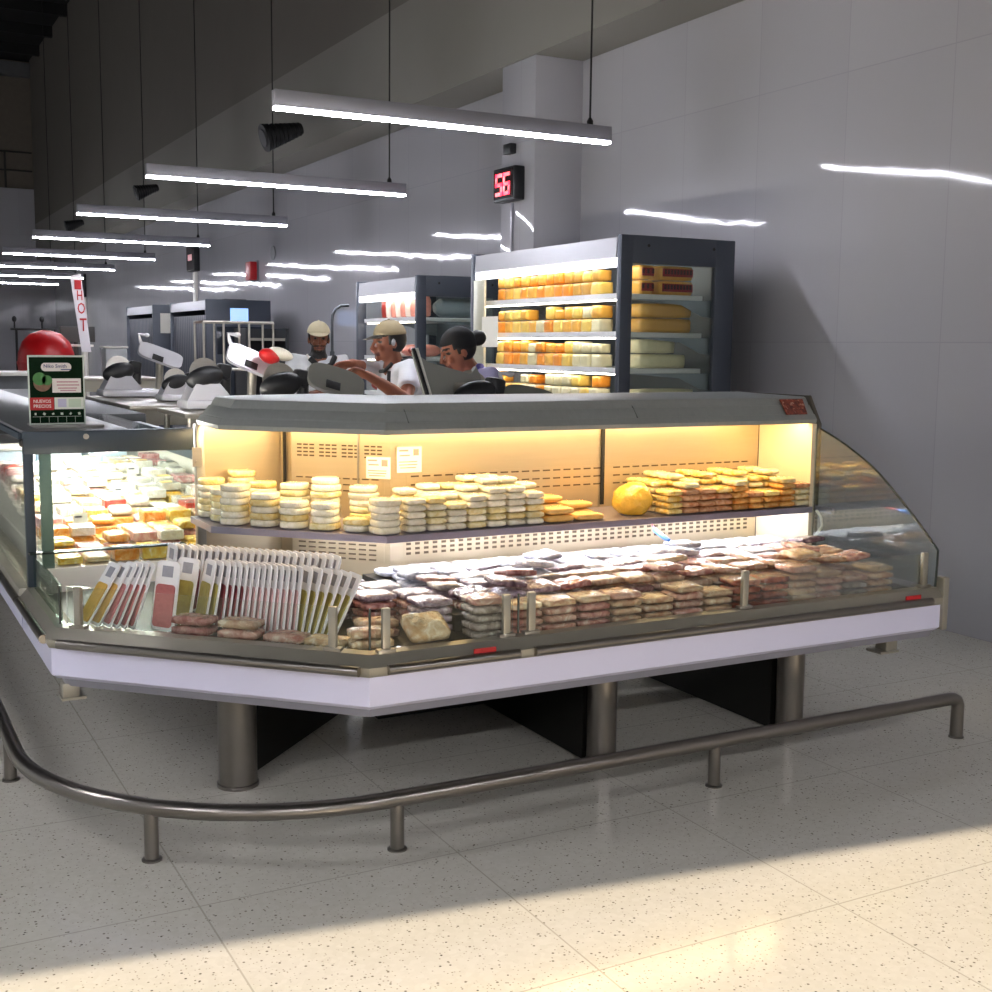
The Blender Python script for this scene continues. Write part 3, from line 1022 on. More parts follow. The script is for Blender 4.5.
# meats in the second refrigerator
sau = M('sausage_pink', '#d98f80', .3, 0, .25, 30, .1, 60, .4)
sau_w = M('sausage_white', '#e9dcd2', .3, 0, .1, 20, 0, 60, .4)
sau_r = M('sausage_red', '#8f2a22', .3, 0, .2, 20, 0, 60, .4)
for k in range(9):
    y = 9.32 + k * .105
    m_ = sau_r if k == 8 else (sau_w if k % 2 else sau)
    mb = MB().lathe([(.012, .0), (.04, .012), (.046, .07), (.044, .14), (.03, .175), (.01, .19)], (4.33, y, 1.792), 16)
    t = thing('sausage', f'{"dark red" if k == 8 else ("white cased" if k % 2 else "pink")} upright sausage, {ORDN[k]} from side panel on the top meat shelf', 'sausage', (4.33, y, 1.79), 'upright sausages on the top meat shelf')
    mb.build('casing', m_, t)
    MB().lathe([(.012, 0), (.009, .02), (.014, .03)], (4.33, y, 1.98), 10).build('tied_end', sau_r if k % 2 else sau_w, t)
mb = MB().tube([(4.42, 9.34, 1.87), (4.47, 9.34, 1.875), (4.78, 9.34, 1.875), (4.83, 9.34, 1.87)], [.04, .076, .076, .04], 16)
tag(mb.build('wrapped_ham', M('pale_wrap', '#8f9aa0', .3, 0, .1, 10)), 'long pale wrapped ham behind the side window on the top meat shelf', 'ham')
for si, z in ((0, 1.142), (1, 1.462)):
    for k in range(7):
        y = 9.33 + k * .165
        m_ = [sau_w, sau, sau_r, sau][(k + si) % 4]
        mb = MB().ell((4.36, y, z + .052), (.11, .068, .052), 14, 8, rot=(0, 0, RND.uniform(-.3, .3)))
        tag(mb.build('meat_piece', m_), f'{["white","pink","dark red","rosy"][(k + si) % 4]} wrapped meat piece, {ORDN[k]} from side panel, {["lower","middle"][si]} meat shelf', 'meat', 'wrapped meat pieces in the refrigerator')

# ------------------------------------------------------------------ packs on the case
def pillow(w, d, h, seed, lump=.18, name='pack'):
    rb = random.Random(seed)
    off = Vector((rb.random() * 90, rb.random() * 90, rb.random() * 90))
    nx, ny = 9, 8
    vs, fs = [], []
    for side in (1, -1):
        for j in range(ny + 1):
            for i in range(nx + 1):
                u, v = -1 + 2 * i / nx, -1 + 2 * j / ny
                # squircle outline
                k = max(abs(u), abs(v))
                l = (abs(u) ** 7 + abs(v) ** 7) ** (1 / 7)
                s = k / l if l > 0 else 1
                s = 1 - (1 - s) * .8
                e = 1 - max(abs(u), abs(v)) ** 5
                if side == 1:
                    z = .74 * h + .26 * h * e * (1 - lump) + h * lump * noise.noise(Vector((u * 1.8, v * 1.8, 0)) + off) * e
                    z = min(z, h)
                else:
                    z = .2 * h * (1 - e) ** 2
                x = u * s * w / 2 * (.95 + .05 * noise.noise(Vector((u, v, 3)) * 1.5 + off))
                y = v * s * d / 2 * (.95 + .05 * noise.noise(Vector((u, v, 7)) * 1.5 + off))
                vs.append((x, y, z))
    n1 = (nx + 1) * (ny + 1)
    for b, fl in ((0, 0), (n1, 1)):
        for j in range(ny):
            for i in range(nx):
                q = [b + j * (nx + 1) + i, b + j * (nx + 1) + i + 1, b + (j + 1) * (nx + 1) + i + 1, b + (j + 1) * (nx + 1) + i]
                fs.append(q[::-1] if fl else q)
    ring = [i for i in range(nx + 1)] + [j * (nx + 1) + nx for j in range(1, ny + 1)] + [ny * (nx + 1) + i for i in range(nx - 1, -1, -1)] + [j * (nx + 1) for j in range(ny - 1, 0, -1)]
    for a, b in zip(ring, ring[1:] + ring[:1]):
        fs.append([a, n1 + a, n1 + b, b])
    me = bpy.data.meshes.new(name)
    me.from_pydata(vs, [], fs)
    me.polygons.foreach_set('use_smooth', [True] * len(fs))
    me.update()
    return me


def disc(r, h, seed, name='puck', sq=3.0):
    rb = random.Random(seed)
    off = Vector((rb.random() * 90, rb.random() * 90, 0))
    prof = [(.0, .0), (.86, .0), (.97, .1), (1.0, .35), (1.0, .68), (.96, .92), (.84, 1.0), (0, 1.0)]
    n = 20
    vs, fs = [], []
    for i, (a, z) in enumerate(prof):
        if a == 0:
            vs.append((0, 0, z * h))
            continue
        for k in range(n):
            p = 2 * PI * k / n
            cx_, sy_ = math.cos(p), math.sin(p)
            q = (abs(cx_) ** sq + abs(sy_) ** sq) ** (-1 / sq)
            rr_ = r * a * q * (.92 + .04 * noise.noise(Vector((cx_ * 1.5, sy_ * 1.5, z)) + off))
            vs.append((rr_ * cx_, rr_ * sy_, z * h))
    nr = len(prof) - 2
    for k in range(n):
        fs.append([0, 1 + (k + 1) % n, 1 + k])
    for i in range(nr - 1):
        for k in range(n):
            fs.append([1 + i * n + k, 1 + i * n + (k + 1) % n, 1 + (i + 1) * n + (k + 1) % n, 1 + (i + 1) * n + k])
    last = 1 + nr * n
    for k in range(n):
        fs.append([last, 1 + (nr - 1) * n + k, 1 + (nr - 1) * n + (k + 1) % n])
    me = bpy.data.meshes.new(name)
    me.from_pydata(vs, [], fs)
    me.polygons.foreach_set('use_smooth', [True] * len(fs))
    me.update()
    return me


wc = [F('fresh_cheese', '#e6e0c4', '#f4efdc', 30, .25, .4), F('fresh_cheese_yellow', '#e2d292', '#f1e8bc', 30, .25, .4), F('fresh_cheese_warm', '#e6c878', '#f0dfa4', 30, .25, .4)]
puck = [[with_mat(disc(.0585, .0258, 5 + i * 3 + j, sq=2.3 + j * .8), wc[i], 'white_puck') for j in range(3)] for i in range(3)]
# stacks of white cheese along the bent shelf: (point on the shelf, row depth)
ssum = 5.85
def shelf_pt(u, off):   # u metres along the front edge from the far short side, off metres in from it
    y_ch0 = ssum - 1.23
    L1 = 5.0 - y_ch0
    L2 = (1.75 - 1.23) * R2
    o2 = off * math.tan(PI / 8)
    if u < L1:
        return Vector((1.23 + off, 5.0 - u, .85)), 0
    if u < L1 + L2:
        q = Vector((1.23, y_ch0, .85)) + cs * (u - L1) + Vector((1, 1, 0)).normalized() * off
        return q, -PI / 4
    return Vector((1.75 + (u - L1 - L2), 4.10 + off, .85)), 0


sq_pk = [[with_mat(pillow(.082, .086, .0258, 260 + i * 3 + j, .1), wc[i], 'white_brick') for j in range(3)] for i in range(3)]
kind_w = ['white', 'pale yellow', 'creamy yellow']
# (u along the edge, offset, layers, round or square, row)
lay = [(.12, .075, 6, 1, 0), (.255, .09, 5, 1, 0), (.445, .078, 6, 1, 0), (.575, .078, 5, 1, 0), (.70, .078, 4, 1, 0), (.83, .078, 4, 1, 0), (.965, .078, 2, 1, 0), (1.135, .07, 5, 1, 0)]
for k, hh in enumerate((5, 5, 4, 5, 6, 6, 5)):
    lay.append((1.247 + k * .0865, .06, hh, 0, 0))
lay += [(.12, .20, 7, 1, 1), (.50, .205, 6, 1, 1), (.64, .205, 6, 1, 1), (.775, .205, 7, 1, 1), (.93, .215, 6, 1, 1)]
for k, hh in enumerate((6, 5, 5, 6, 7, 7, 6)):
    lay.append((1.255 + k * .0885, .158, hh, 0, 1))
for k, hh in enumerate((6, 6, 7, 7)):
    lay.append((1.40 + k * .0885, .258, hh, 0, 2))
cnt = [0, 0, 0]
for u, off, nn, rnd_, row in lay:
    p, rz = shelf_pt(u, off)
    k = cnt[row]
    cnt[row] += 1
    for lv in range(nn):
        ci = 0 if RND.random() < .66 else (1 if RND.random() < .7 else 2)
        me = (puck if rnd_ else sq_pk)[ci][RND.randrange(3)]
        j_ = .0025 if rnd_ else .0012
        place('fresh_cheese', me, (p.x + RND.uniform(-j_, j_), p.y + RND.uniform(-j_, j_), .8515 + lv * .0263), (0, 0, rz + RND.uniform(-.15, .15) * (1 if rnd_ else .15)),
              f'{kind_w[ci]} {["brick shaped", "round"][rnd_]} cheese, {ORDN[lv]} up, {ORDN[k]} {["front", "second row", "third row"][row]} stack from glass case', 'cheese', 'stacked fresh cheeses on the warm shelf')
# flat yellow packs between the white and the orange heaps
ypk = [with_mat(pillow(.135, .11, .03, 210 + j, .12), M('yellow_pack', '#e8b866', .25, 0, .14, 18, .2, 60, .5), 'yellow_pack') for j in range(2)]
for (x, n, rw) in ((2.52, 2, 0), (2.665, 1, 0), (2.545, 3, 1), (2.69, 2, 1)):
    for lv in range(n):
        place('cheese_pack', ypk[lv % 2], (x, 4.175 + rw * .13, .8515 + lv * .031), (0, 0, RND.uniform(-.08, .08)),
              f'flat yellow cheese pack, {ORDN[lv]} layer, {["front","rear"][rw]} row, {ORDN[int((x - 2.50) / .14)]} beyond white stacks', 'cheese pack', 'flat yellow packs on the warm shelf')
# crinkled yellow bag
mb = MB().ell((0, 0, 0), (.088, .08, .08), 56, 34)
mb.v = [Vector((v.x, v.y, v.z * .9)) * (1 + .1 * noise.noise(v * 22) + .07 * abs(noise.noise(v * 55))) for v in mb.v]
mz = min(v.z for v in mb.v)
mb.v = [Vector((v.x + 2.93, v.y + 4.22, max(v.z, mz + .012) - mz + .84)) for v in mb.v]
tag(mb.build('cheese_bag', M('yellow_bag', '#f0c040', .22, 0, .15, 30, .5, 60, .6), ang=70), 'crinkled bright yellow bag at the near end of the peach coloured stacks', 'bag')
pk = {'peach': F('peach_pack', '#c47f52', '#dfae80', bump=.35), 'buttery': F('butter_pack', '#e3b74e', '#f3dd90', bump=.35, c='#fff4c8'), 'pale': F('pale_pack', '#e6d28c', '#f3ebc4', bump=.35), 'apricot': F('apricot_pack', '#d08838', '#e8b464', bump=.35)}
pkm = {c: [with_mat(pillow(.086, .105, .0262, 300 + i * 5 + j, .1), m_, 'cheese_slices') for j in range(2)] for i, (c, m_) in enumerate(pk.items())}
colp = ['buttery', 'peach', 'peach', 'peach', 'apricot', 'apricot', 'apricot', 'apricot', 'pale']
hp = [4, 5, 4, 4, 5, 3, 3, 5, 4]
for row in range(3):
    for k in range(9):
        if row and k == 8:
            continue
        n = hp[k] if row == 0 else 5 + (k % 2)
        for lv in range(n):
            c = colp[k] if row == 0 else ('buttery' if (k + lv) % 3 else 'pale')
            if row == 0 and lv == n - 1:
                c = ['buttery', 'pale', 'peach'][k % 3]
            place('cheese_slices', pkm[c][RND.randrange(2)], (3.078 + k * .0895, 4.165 + row * .112 if k < 8 else 4.06 + .11, .8515 + lv * .0268), (0, 0, RND.uniform(-.03, .03)),
                  f'{c} packed cheese, {ORDN[lv]} layer, {["front", "middle", "back"][row]} row, {ORDN[k]} stack beyond the yellow bag', 'cheese pack', 'packed cheeses at the wall end of the shelf')

# lower deck : meat packs
mcol = {'pink': F('meat_pink', '#b5786c', '#d9b3a2', c='#ecdccb'), 'tan': F('meat_tan', '#bf8f72', '#dcc0a0', c='#eee0c8'), 'rosy': F('meat_rosy', '#8f504c', '#c08a80', c='#e2c8bc'),
        'brick red': F('meat_brick', '#7a2a1c', '#a4523a', c='#c08468'), 'greyish': F('meat_grey', '#8d827c', '#bdb3aa', c='#e6e2dc'), 'whitish': F('film_white', '#bdbccb', '#e6e5ec', c='#ffffff', bump=.9),
        'lilac': F('film_lilac', '#8c7484', '#c4b4bf', c='#efe8ee', bump=.9), 'purplish': F('film_purple', '#4c3644', '#8d7482', c='#d8ccd4', bump=.8), 'cream': F('chicken_cream', '#d3ae84', '#e8d6b6', c='#f6ecd8')}
SZ = (.133, .127, .0275)
mpk = {c: [with_mat(pillow(*SZ, 400 + i * 5 + j, .26), m_, 'meat_pack') for j in range(3)] for i, (c, m_) in enumerate(mcol.items())}


def deck_z(y):
    d = y - 3.385
    if d > .24:
        return .642
    return .572 + max(0, (d - .1)) * .036


cpart(MB().bx((1.80, 3.632, .583), (3.832, 4.47, .640)), 'deck_step', M('deck_dark'))
rows = [(3.555, 4), (3.70, 2), (3.835, 2), (3.97, 2), (4.105, 2), (4.24, 2), (4.375, 1)]
front_c = ['greyish', 'pink', 'pink', 'rosy', 'tan', 'tan', 'pink', 'tan', 'brick red', 'brick red', 'tan', 'pink', 'greyish', 'tan']
row_w = ['front', 'second', 'third', 'fourth', 'fifth', 'sixth', 'rearmost']
for ri, (y, nl) in enumerate(rows):
    for k in range(14):
        x = 1.872 + k * .1375 + (ri % 2) * .02
        if ri >= 5 and k == 0:
            x += .02
        if x + .07 > 3.80 and ri < 4:
            continue
        if x + .07 > 3.82:
            continue
        base = deck_z(y) + .004
        n = nl + (1 if (k * 7 + ri * 3) % 5 == 0 else 0)
        if ri == 0 and k in (5, 7, 12):
            n = 3
        if ri >= 5:
            n = nl
        for lv in range(n):
            top = lv == n - 1
            if ri == 0:
                c = front_c[k]
                if top and c not in ('brick red',):
                    c = RND.choice(['tan', 'pink', 'cream'])
            elif ri in (1, 2):
                c = RND.choice(['tan', 'pink', 'cream', 'tan', 'rosy'] if k > 3 else ['lilac', 'rosy', 'purplish', 'greyish'])
                if k > 10:
                    c = RND.choice(['tan', 'cream', 'pink'])
            elif ri == 3:
                c = RND.choice(['lilac', 'whitish', 'purplish', 'pink'])
            else:
                c = RND.choice(['whitish', 'whitish', 'lilac', 'whitish', 'greyish'])
            rx = RND.uniform(-.008, .008)
            ry = RND.uniform(-.008, .008)
            zz = base + lv * .0285
            if top and ri in (1, 2, 3, 4):
                rx, ry = RND.uniform(-.15, .1), RND.uniform(-.13, .13)
                zz += .011
            place('meat_pack', mpk[c][RND.randrange(3)], (x + RND.uniform(-.002, .002), y, zz), (rx, ry, RND.uniform(-.03, .03)),
                  f'{c} meat pack, {ORDN[lv]} layer, {row_w[ri]} row, {ORDN[k]} stack from the angled corner', 'meat pack', 'wrapped meat packs on the lower deck')

# packs in the angled corner, ahead of and beside the upright trays
chm = [with_mat(pillow(.15, .088, .032, 700 + j, .2), m_, 'corner_pack') for j, m_ in enumerate((mcol['rosy'], mcol['tan'], mcol['pink'], mcol['cream']))]
cp = [(1.00, 3.985, 0, 0, 'rosy flat pack lying under the upright trays, bottom of two'), (1.00, 3.985, 1, 0, 'rosy flat pack lying under the upright trays, top of two'),
      (1.125, 3.865, 0, 2, 'pink flat pack on the ledge before the upright trays, under a tan one'), (1.125, 3.865, 1, 1, 'tan ham pack on the ledge before the upright trays'),
      (1.245, 3.75, 0, 2, 'pink flat pack beside the tan ham pack, before the upright trays'), (1.345, 3.64, 0, 3, 'cream pack lying beside the corner guard post'),
      (1.46, 3.56, 0, 3, 'cream pack in the corner under the joint of the glass guards, bottom of two'), (1.46, 3.56, 1, 1, 'tan pack in the corner under the joint of the glass guards, top of two'),
      (1.53, 3.68, 0, 2, 'pink pack behind the corner joint, lower of two'), (1.53, 3.68, 1, 1, 'tan pack behind the corner joint, upper of two')]
for x, y, lv, mi, lb in cp:
    place('meat_pack', chm[mi], (x, y, .584 + lv * .034), (0, 0, -PI / 4 if x < 1.4 else -.1), lb, 'meat pack', 'flat packs in the angled corner')
# big rounded chicken pack leaning in the corner
bigp = with_mat(pillow(.15, .12, .05, 777, .3), mcol['cream'], 'chicken_pack')
place('chicken_pack', bigp, (1.63, 3.52, .624), (math.radians(30), 0, .05), 'large rounded cream chicken pack leaning behind the glass by the corner', 'chicken pack', None)
for (x, y, n, c) in ((1.72, 3.665, 4, 'lilac'), (1.585, 3.83, 4, 'rosy'), (1.725, 3.80, 4, 'pink'), (1.525, 3.968, 4, 'purplish'), (1.662, 3.968, 4, 'lilac'), (1.725, 4.105, 3, 'whitish'), (1.58, 4.105, 4, 'lilac')):
    hk = HK = globals().get('HK', -1) + 1
    for lv in range(n):
        cc = c if lv < n - 1 else RND.choice(['lilac', 'rosy', 'whitish'])
        place('meat_pack', mpk[cc][lv % 3], (x, y, .592 + lv * .029), (0, 0, RND.uniform(-.05, .05)),
              f'{cc} crinkled meat pack, {ORDN[lv]} layer, corner heap, near {["the guard","the trays","the middle","the inner side","the centre","the long row","the back","the far back"][hk]}', 'meat pack', 'heap of packs in the angled corner')

# upright trays of sliced meat
tray_w = M('white_tray', '#f4f3f4', .35, 0, .05)
stk_m = M('price_sticker', '#9a9aa4', .5, 0, .15, 60)
fill = {'yellow': M('slice_yellow', '#d0a545', .3, 0, .25, 40, .2), 'pink': M('slice_pink', '#b86a68', .3, 0, .2, 60, .2), 'wine red': M('slice_wine', '#7c2a30', .3, 0, .2, 50, .2), 'olive yellow': M('slice_olive', '#a79a4c', .3, 0, .3, 40, .2), 'pale pink': M('slice_pale', '#cfa7a6', .3, 0, .15, 50, .2)}


def rounded_rect(w, h, r, n=5):
    o = []
    for cx_, cz_, a0 in ((w / 2 - r, h - r, 0), (-w / 2 + r, h - r, PI / 2), (-w / 2 + r, r, PI), (w / 2 - r, r, 1.5 * PI)):
        for k in range(n + 1):
            a = a0 + k * PI / 2 / n
            o.append((cx_ + r * math.cos(a), cz_ + r * math.sin(a)))
    return o


protos = {}
for c, m_ in fill.items():
    t = thing('meat_tray', 'x', 'x', (0, 0, 0))
    w, h = .105, .235
    # local x = thickness (visible face at -x), local y = width
    MB().ext([(0, y, z) for y, z in rounded_rect(w, h, .016)], (.005, 0, 0)).build('tray', tray_w, t)
    MB().ext([(-.0045, y, z + .01) for y, z in rounded_rect(w * .8, h * .62, .014)], (.0042, 0, 0)).build('sliced_meat', m_, t)
    MB().bx((-.0012, -.024, h * .77), (-.0002, .024, h * .93)).build('price_sticker', stk_m, t)
    protos[c] = t
used = set()


def tray(c, x, y, z, lean, yaw_, label):
    p = protos[c]
    if c in used:
        o = copy_tree(p)
    else:
        o = p
        used.add(c)
    o.location = (x, y, z)
    o.rotation_euler = Euler((0, lean, yaw_), 'XYZ')
    tag(o, label, 'meat tray', 'upright trays of sliced meat')


first = [(.69, 32, .18, 'yellow'), (.722, 30, .18, 'yellow'), (.754, 26, .12, 'pink'), (.778, 24, .06, 'pink'), (.80, 22, .06, 'pink'), (.822, 20, .06, 'pink'),
         (.912, 11, .58, 'pink'), (.982, 14, .5, 'olive yellow'), (1.038, 12, .08, 'olive yellow'), (1.062, 10.5, .06, 'olive yellow')]
for k in range(29):
    if k < 10:
        x, ln, yw, c = first[k]
        y = 5.0 - x if k < 7 else 5.12 - x
    else:
        tt = (k - 10) / 18
        x = 1.086 + (k - 10) * .0162
        y = 5.12 - x
        ln = 9 - 2 * min(1, tt * 2) if tt < .66 else 7 + 20 * (tt - .66) / .34
        yw = .05 + RND.uniform(-.01, .01)
        c = 'wine red' if k < 14 else ('pale pink' if k < 23 else 'olive yellow')
    tray(c, x, y, .583, math.radians(ln), yw, f'upright white tray, {c} slices, {ORDN[k]} of the front row from the glass case')
for k in range(24):
    tt = k / 23
    x = .99 + tt * .43
    y = 5.31 - x
    c = ['wine red', 'pale pink', 'pink', 'pale pink'][k % 4]
    tray(c, x, y + .03, .60, math.radians(7 + 7 * tt), .06 + RND.uniform(-.01, .01), f'upright white tray, {c} slices, {ORDN[k]} of the second row from the glass case')
# ------------------------------------------------------------------ packs in the long glass case
dcol = {'orange': F('deli_orange', '#e58a2c', '#f0b468', 26, c='#fff0d8'), 'yellow': F('deli_yellow', '#e8b030', '#f4d878', 26, c='#fff8e0'), 'white': F('deli_white', '#e6dfd0', '#fbf8f0', 26), 'cream': F('deli_cream', '#e4bf86', '#f4e2bc', 26, c='#fffaf0'), 'red': F('deli_red', '#c02820', '#dc5a48', 26), 'pink': F('deli_pink', '#d08a8c', '#eec2c0', 26, c='#fff0f0')}
dpk = {c: [with_mat(pillow(.102, .142, .042, 800 + i * 4 + j, .12), m_, 'deli_pack') for j in range(2)] for i, (c, m_) in enumerate(dcol.items())}
prm = M('print_grey', '#8e8a98', .5, 0, .3, 80)
dbx = {}
for c, m_ in dcol.items():
    mb = MB().box((0, 0, .021), (.098, .14, .042), .006)
    me = bpy.data.meshes.new('deli_box')
    me.from_pydata([tuple(v) for v in mb.v], [], mb.f)
    me.update()
    dbx[c] = with_mat(me, m_, 'deli_box')
for ri in range(14):
    y = 5.085 + ri * .16
    stp = .0 if ri < 2 else min(.15, (ri - 1) * .0165)
    if stp:
        MB().bx((.70, y - .079, .661), (1.6, y + .079, .665 + stp)).build('display_step', white_in, gc)
    for k in range(8):
        x = .765 + k * .112
        zb = .655 + stp
        nl = (2 if (ri * 5 + k * 3) % 4 else 1) if ri else 1
        for lv in range(nl):
            if ri == 0:
                c = RND.choice(['yellow', 'orange', 'yellow', 'cream'])
            elif ri < 5:
                c = RND.choice(['orange', 'orange', 'yellow', 'cream', 'white', 'yellow', 'pink'])
            else:
                c = RND.choice(['white', 'white', 'cream', 'white', 'yellow'] if ri < 8 else ['white', 'white', 'cream', 'white', 'pink'])
            if lv == nl - 1 and (ri, k) in ((4, 6), (4, 7), (5, 3), (11, 0)):
                c = 'red'
            bxy = RND.random() < .6
            o = place('deli_pack', dbx[c] if bxy else dpk[c][RND.randrange(2)], (x, y, zb + .012 + lv * .0475), (0, 0, RND.uniform(-.05, .05)),
                      f'{c} deli pack, {ORDN[lv]} layer, {ORDN[ri]} row from end glass, {ORDN[k]} from front glass', 'deli pack', 'deli packs in the long glass case')
            if lv == nl - 1:
                o.scale = (1, 1, RND.uniform(.7, 1.25))
            if lv == nl - 1 and RND.random() < .45:
                l_ = MB().box((RND.uniform(-.015, .015), -.01, .0435), (.055, .06, .002), 0, (0, 0, RND.uniform(-.2, .2))).build('price_label', paper if c != 'white' else M('label_tint', RND.choice(['#e8c060', '#b9b4c8']), .5, 0, .2, 60), None)
                l_.parent = o
for k, (x, y, z) in enumerate(((.80, 5.975, .858), (.95, 6.135, .874), (1.12, 5.815, .842), (1.28, 6.295, .89), (1.42, 5.495, .81), (.86, 5.335, .79))):
    t = thing('price_card', f'small upright white price card, {ORDN[k]} of six, standing among the deli packs', 'price card', (x, y, z), 'price cards among the deli packs')
    MB().box((x, y - .005, z + .02), (.06, .002, .045), 0, (-.25, 0, 0)).build('card', paper, t)
    MB().box((x - .008, y - .0068, z + .026), (.03, .0012, .008), 0, (-.25, 0, 0)).build('print', ink, t)
# taller white tubs at the back
for k in range(3):
    t = thing('white_tub', f'pale blue white tub, {ORDN[k]} from front glass, beyond the deli packs', 'tub', (.85 + k * .26, 7.55, .66), 'white tubs in the glass case')
    MB().bx((.74 + k * .26, 7.42, .665), (.96 + k * .26, 7.72, .93), .012).build('tub_body', M('tub_blue', '#c4d6e8', .35, 0, .05), t)
    MB().bx((.735 + k * .26, 7.415, .931), (.965 + k * .26, 7.725, .95), .008).build('lid', white_in, t)

# ------------------------------------------------------------------ work tables
def table(x0, x1, y0, y1, z, label):
    t = thing('work_table', label, 'table', ((x0 + x1) / 2, (y0 + y1) / 2, 0), 'steel work tables')
    MB().bx((x0, y0, z - .03), (x1, y1, z), .004).build('table_top', steel, t)
    MB().bx((x0 + .04, y0 + .02, z - .14), (x1 - .04, y0 + .035, z - .03)).build('apron', steel_d, t)
    MB().bx((x0 + .05, y0 + .05, .22), (x1 - .05, y1 - .05, .24)).build('under_shelf', steel_d, t)
    for x in (x0 + .05, x1 - .05):
        for y in (y0 + .05, y1 - .05):
            MB().cyl((x, y, 0), (x, y, z - .03), .02, 10).build('leg', steel, t)


table(1.74, 2.62, 8.6, 10.35, 1.12, 'long steel work table under the two far slicers')
table(1.86, 2.72, 7.55, 8.3, 1.12, 'steel work table under the slicer with the bright white plate')
table(1.92, 2.70, 6.22, 6.62, 1.12, 'steel work table under the grey oval slicer before the man in khaki cap')
table(2.42, 3.42, 5.35, 5.80, 1.12, 'steel work table behind the display case hood, in front of the woman')

# ------------------------------------------------------------------ meat slicers
sl_w = M('slicer_white', '#d4d4da', .25, .3, .05)
sl_g = M('slicer_grey', '#8f8f89', .3, .5, .06)
sl_gr = M('slicer_greygreen', '#7b7d74', .35, .4, .06)


def slicer(x, y, z, label, plate, s=1.0, tilt=18, ph=.32, round_=.5, guard_z=.2, pw=.34, hz=.15, guard=True, handle=True):
    t = thing('meat_slicer', label, 'slicer', (x, y, z), 'meat slicers on the work tables')
    MB().box((x - .04 * s, y, z + .035 * s), (.46 * s, .28 * s, .06 * s), .02).ext(
        [(x - .26 * s, y - .12 * s, z + .06 * s), (x + .05 * s, y - .12 * s, z + .06 * s), (x - .04 * s, y - .12 * s, z + .17 * s), (x - .2 * s, y - .12 * s, z + .17 * s)], (0, .2 * s, 0)).build('base', sl_w, t)
    if guard:
        MB().ell((x - .13 * s, y - .08 * s, z + guard_z * s), (.13 * s, .05 * s, .075 * s), 24, 12, rot=(0, math.radians(-14), 0)).build('blade_guard', dark_m, t)
        MB().lathe([(.1 * s, 0), (.1 * s, .006)], (x - .12 * s, y - .02 * s, z + (guard_z + .03) * s), 24, rot=(math.radians(80), 0, 0)).build('blade', steel, t)
        MB().box((x + .0 * s, y - .05 * s, z + (guard_z + .04) * s), (.09 * s, .1 * s, .1 * s), .02, (0, .2, 0)).cyl((x + .02 * s, y - .02, z + .1 * s), (x + .02 * s, y - .02, z + .25 * s), .035 * s, 12).build('blade_housing', dark_m, t)
    # tilted carriage plate
    cx_, cz_ = x + .2 * s, z + ph * s
    pts = []
    for k in range(28):
        a = 2 * PI * k / 28
        q = 2 / (2.2 + 4 * (1 - round_))
        pts.append((math.copysign(abs(math.cos(a)) ** q, math.cos(a)) * pw / 2 * s, math.copysign(abs(math.sin(a)) ** q, math.sin(a)) * hz / 2 * s))
    rm = Euler((math.radians(-24), math.radians(tilt), 0)).to_matrix()
    P_ = [rm @ Vector((a, 0, b)) + Vector((cx_, y - .1 * s, cz_)) for a, b in pts]
    pl = MB().ext(P_, rm @ Vector((0, .035 * s, 0))).build('carriage_plate', plate, t)
    c_ = rm @ Vector((-.02 * s, -.004, -.04 * s)) + Vector((cx_, y - .1 * s, cz_))
    MB().box(c_, (.09 * s, .006, .05 * s), .004, rm).build('rubber_pad', black_pl, pl)
    a_ = rm @ Vector((-pw / 2 * s, .02, hz / 2 * s)) + Vector((cx_, y - .1 * s, cz_))
    if handle:
      h_ = MB().tube([a_ + Vector((.02 * s, 0, -.05 * s)), a_, a_ + Vector((-.01, 0, .05 * s)), a_ + Vector((.045 * s, 0, .045 * s))], .014 * s, 10).build('push_handle', sl_w, t)
    if handle:
      MB().ell(a_ + Vector((.05 * s, 0, .045 * s)), (.025 * s, .02 * s, .018 * s), 12, 8).build('knob', sl_w, h_)
    MB().cyl((x + .2 * s, y, z + .05 * s), (x + .2 * s, y - .05 * s, cz_), .03 * s, 12).build('carriage_arm', steel_d, t)
    return t


slicer(2.06, 10.0, 1.122, 'white deli slicer at the far end of the steel tables', sl_w, 1.0, 20, .34, .35, .2, .36, .13)
slicer(2.3, 9.2, 1.122, 'grey deli slicer second from the far end, plate hidden behind a dark guard', sl_gr, .85, 12, .2, .4, .16, .28, .12)
slicer(2.22, 8.0, 1.122, 'deli slicer with a bright white slanted plate holding red meat', sl_w, 1.0, 22, .32, .3, .21, .38, .15)
slicer(2.22, 6.45, 1.122, 'deli slicer with a grey oval plate below the pointing hand', sl_g, .95, 16, .25, .75, .22, .36, .17, handle=False)
sE = slicer(2.98, 5.62, 1.122, 'deli slicer with a large slanted grey feed plate, in front of the woman', sl_gr, 1.0, 10, .16, .8, .18, .34, .14)
# large upright feed plate with a steel rail (slicer just behind the hood)
t = sE
MB().ext([(2.535, 5.60, 1.52), (2.62, 5.6, 1.47), (2.86, 5.60, 1.41), (2.89, 5.60, 1.45), (2.92, 5.60, 1.39), (2.89, 5.60, 1.30), (2.70, 5.60, 1.19), (2.635, 5.60, 1.19)], (0, .03, 0)).build('feed_plate', sl_g, t)
MB().tube([(2.525, 5.585, 1.54), (2.64, 5.585, 1.2)], .012, 8).build('edge_rail', black_pl, t)
MB().tube([(2.548, 5.59, 1.54), (2.66, 5.59, 1.2)], .008, 8).build('edge_trim', white_in, t)
MB().tube([(2.66, 5.58, 1.27), (2.70, 5.58, 1.25), (2.75, 5.58, 1.26)], .008, 8).build('hook', steel_d, t)
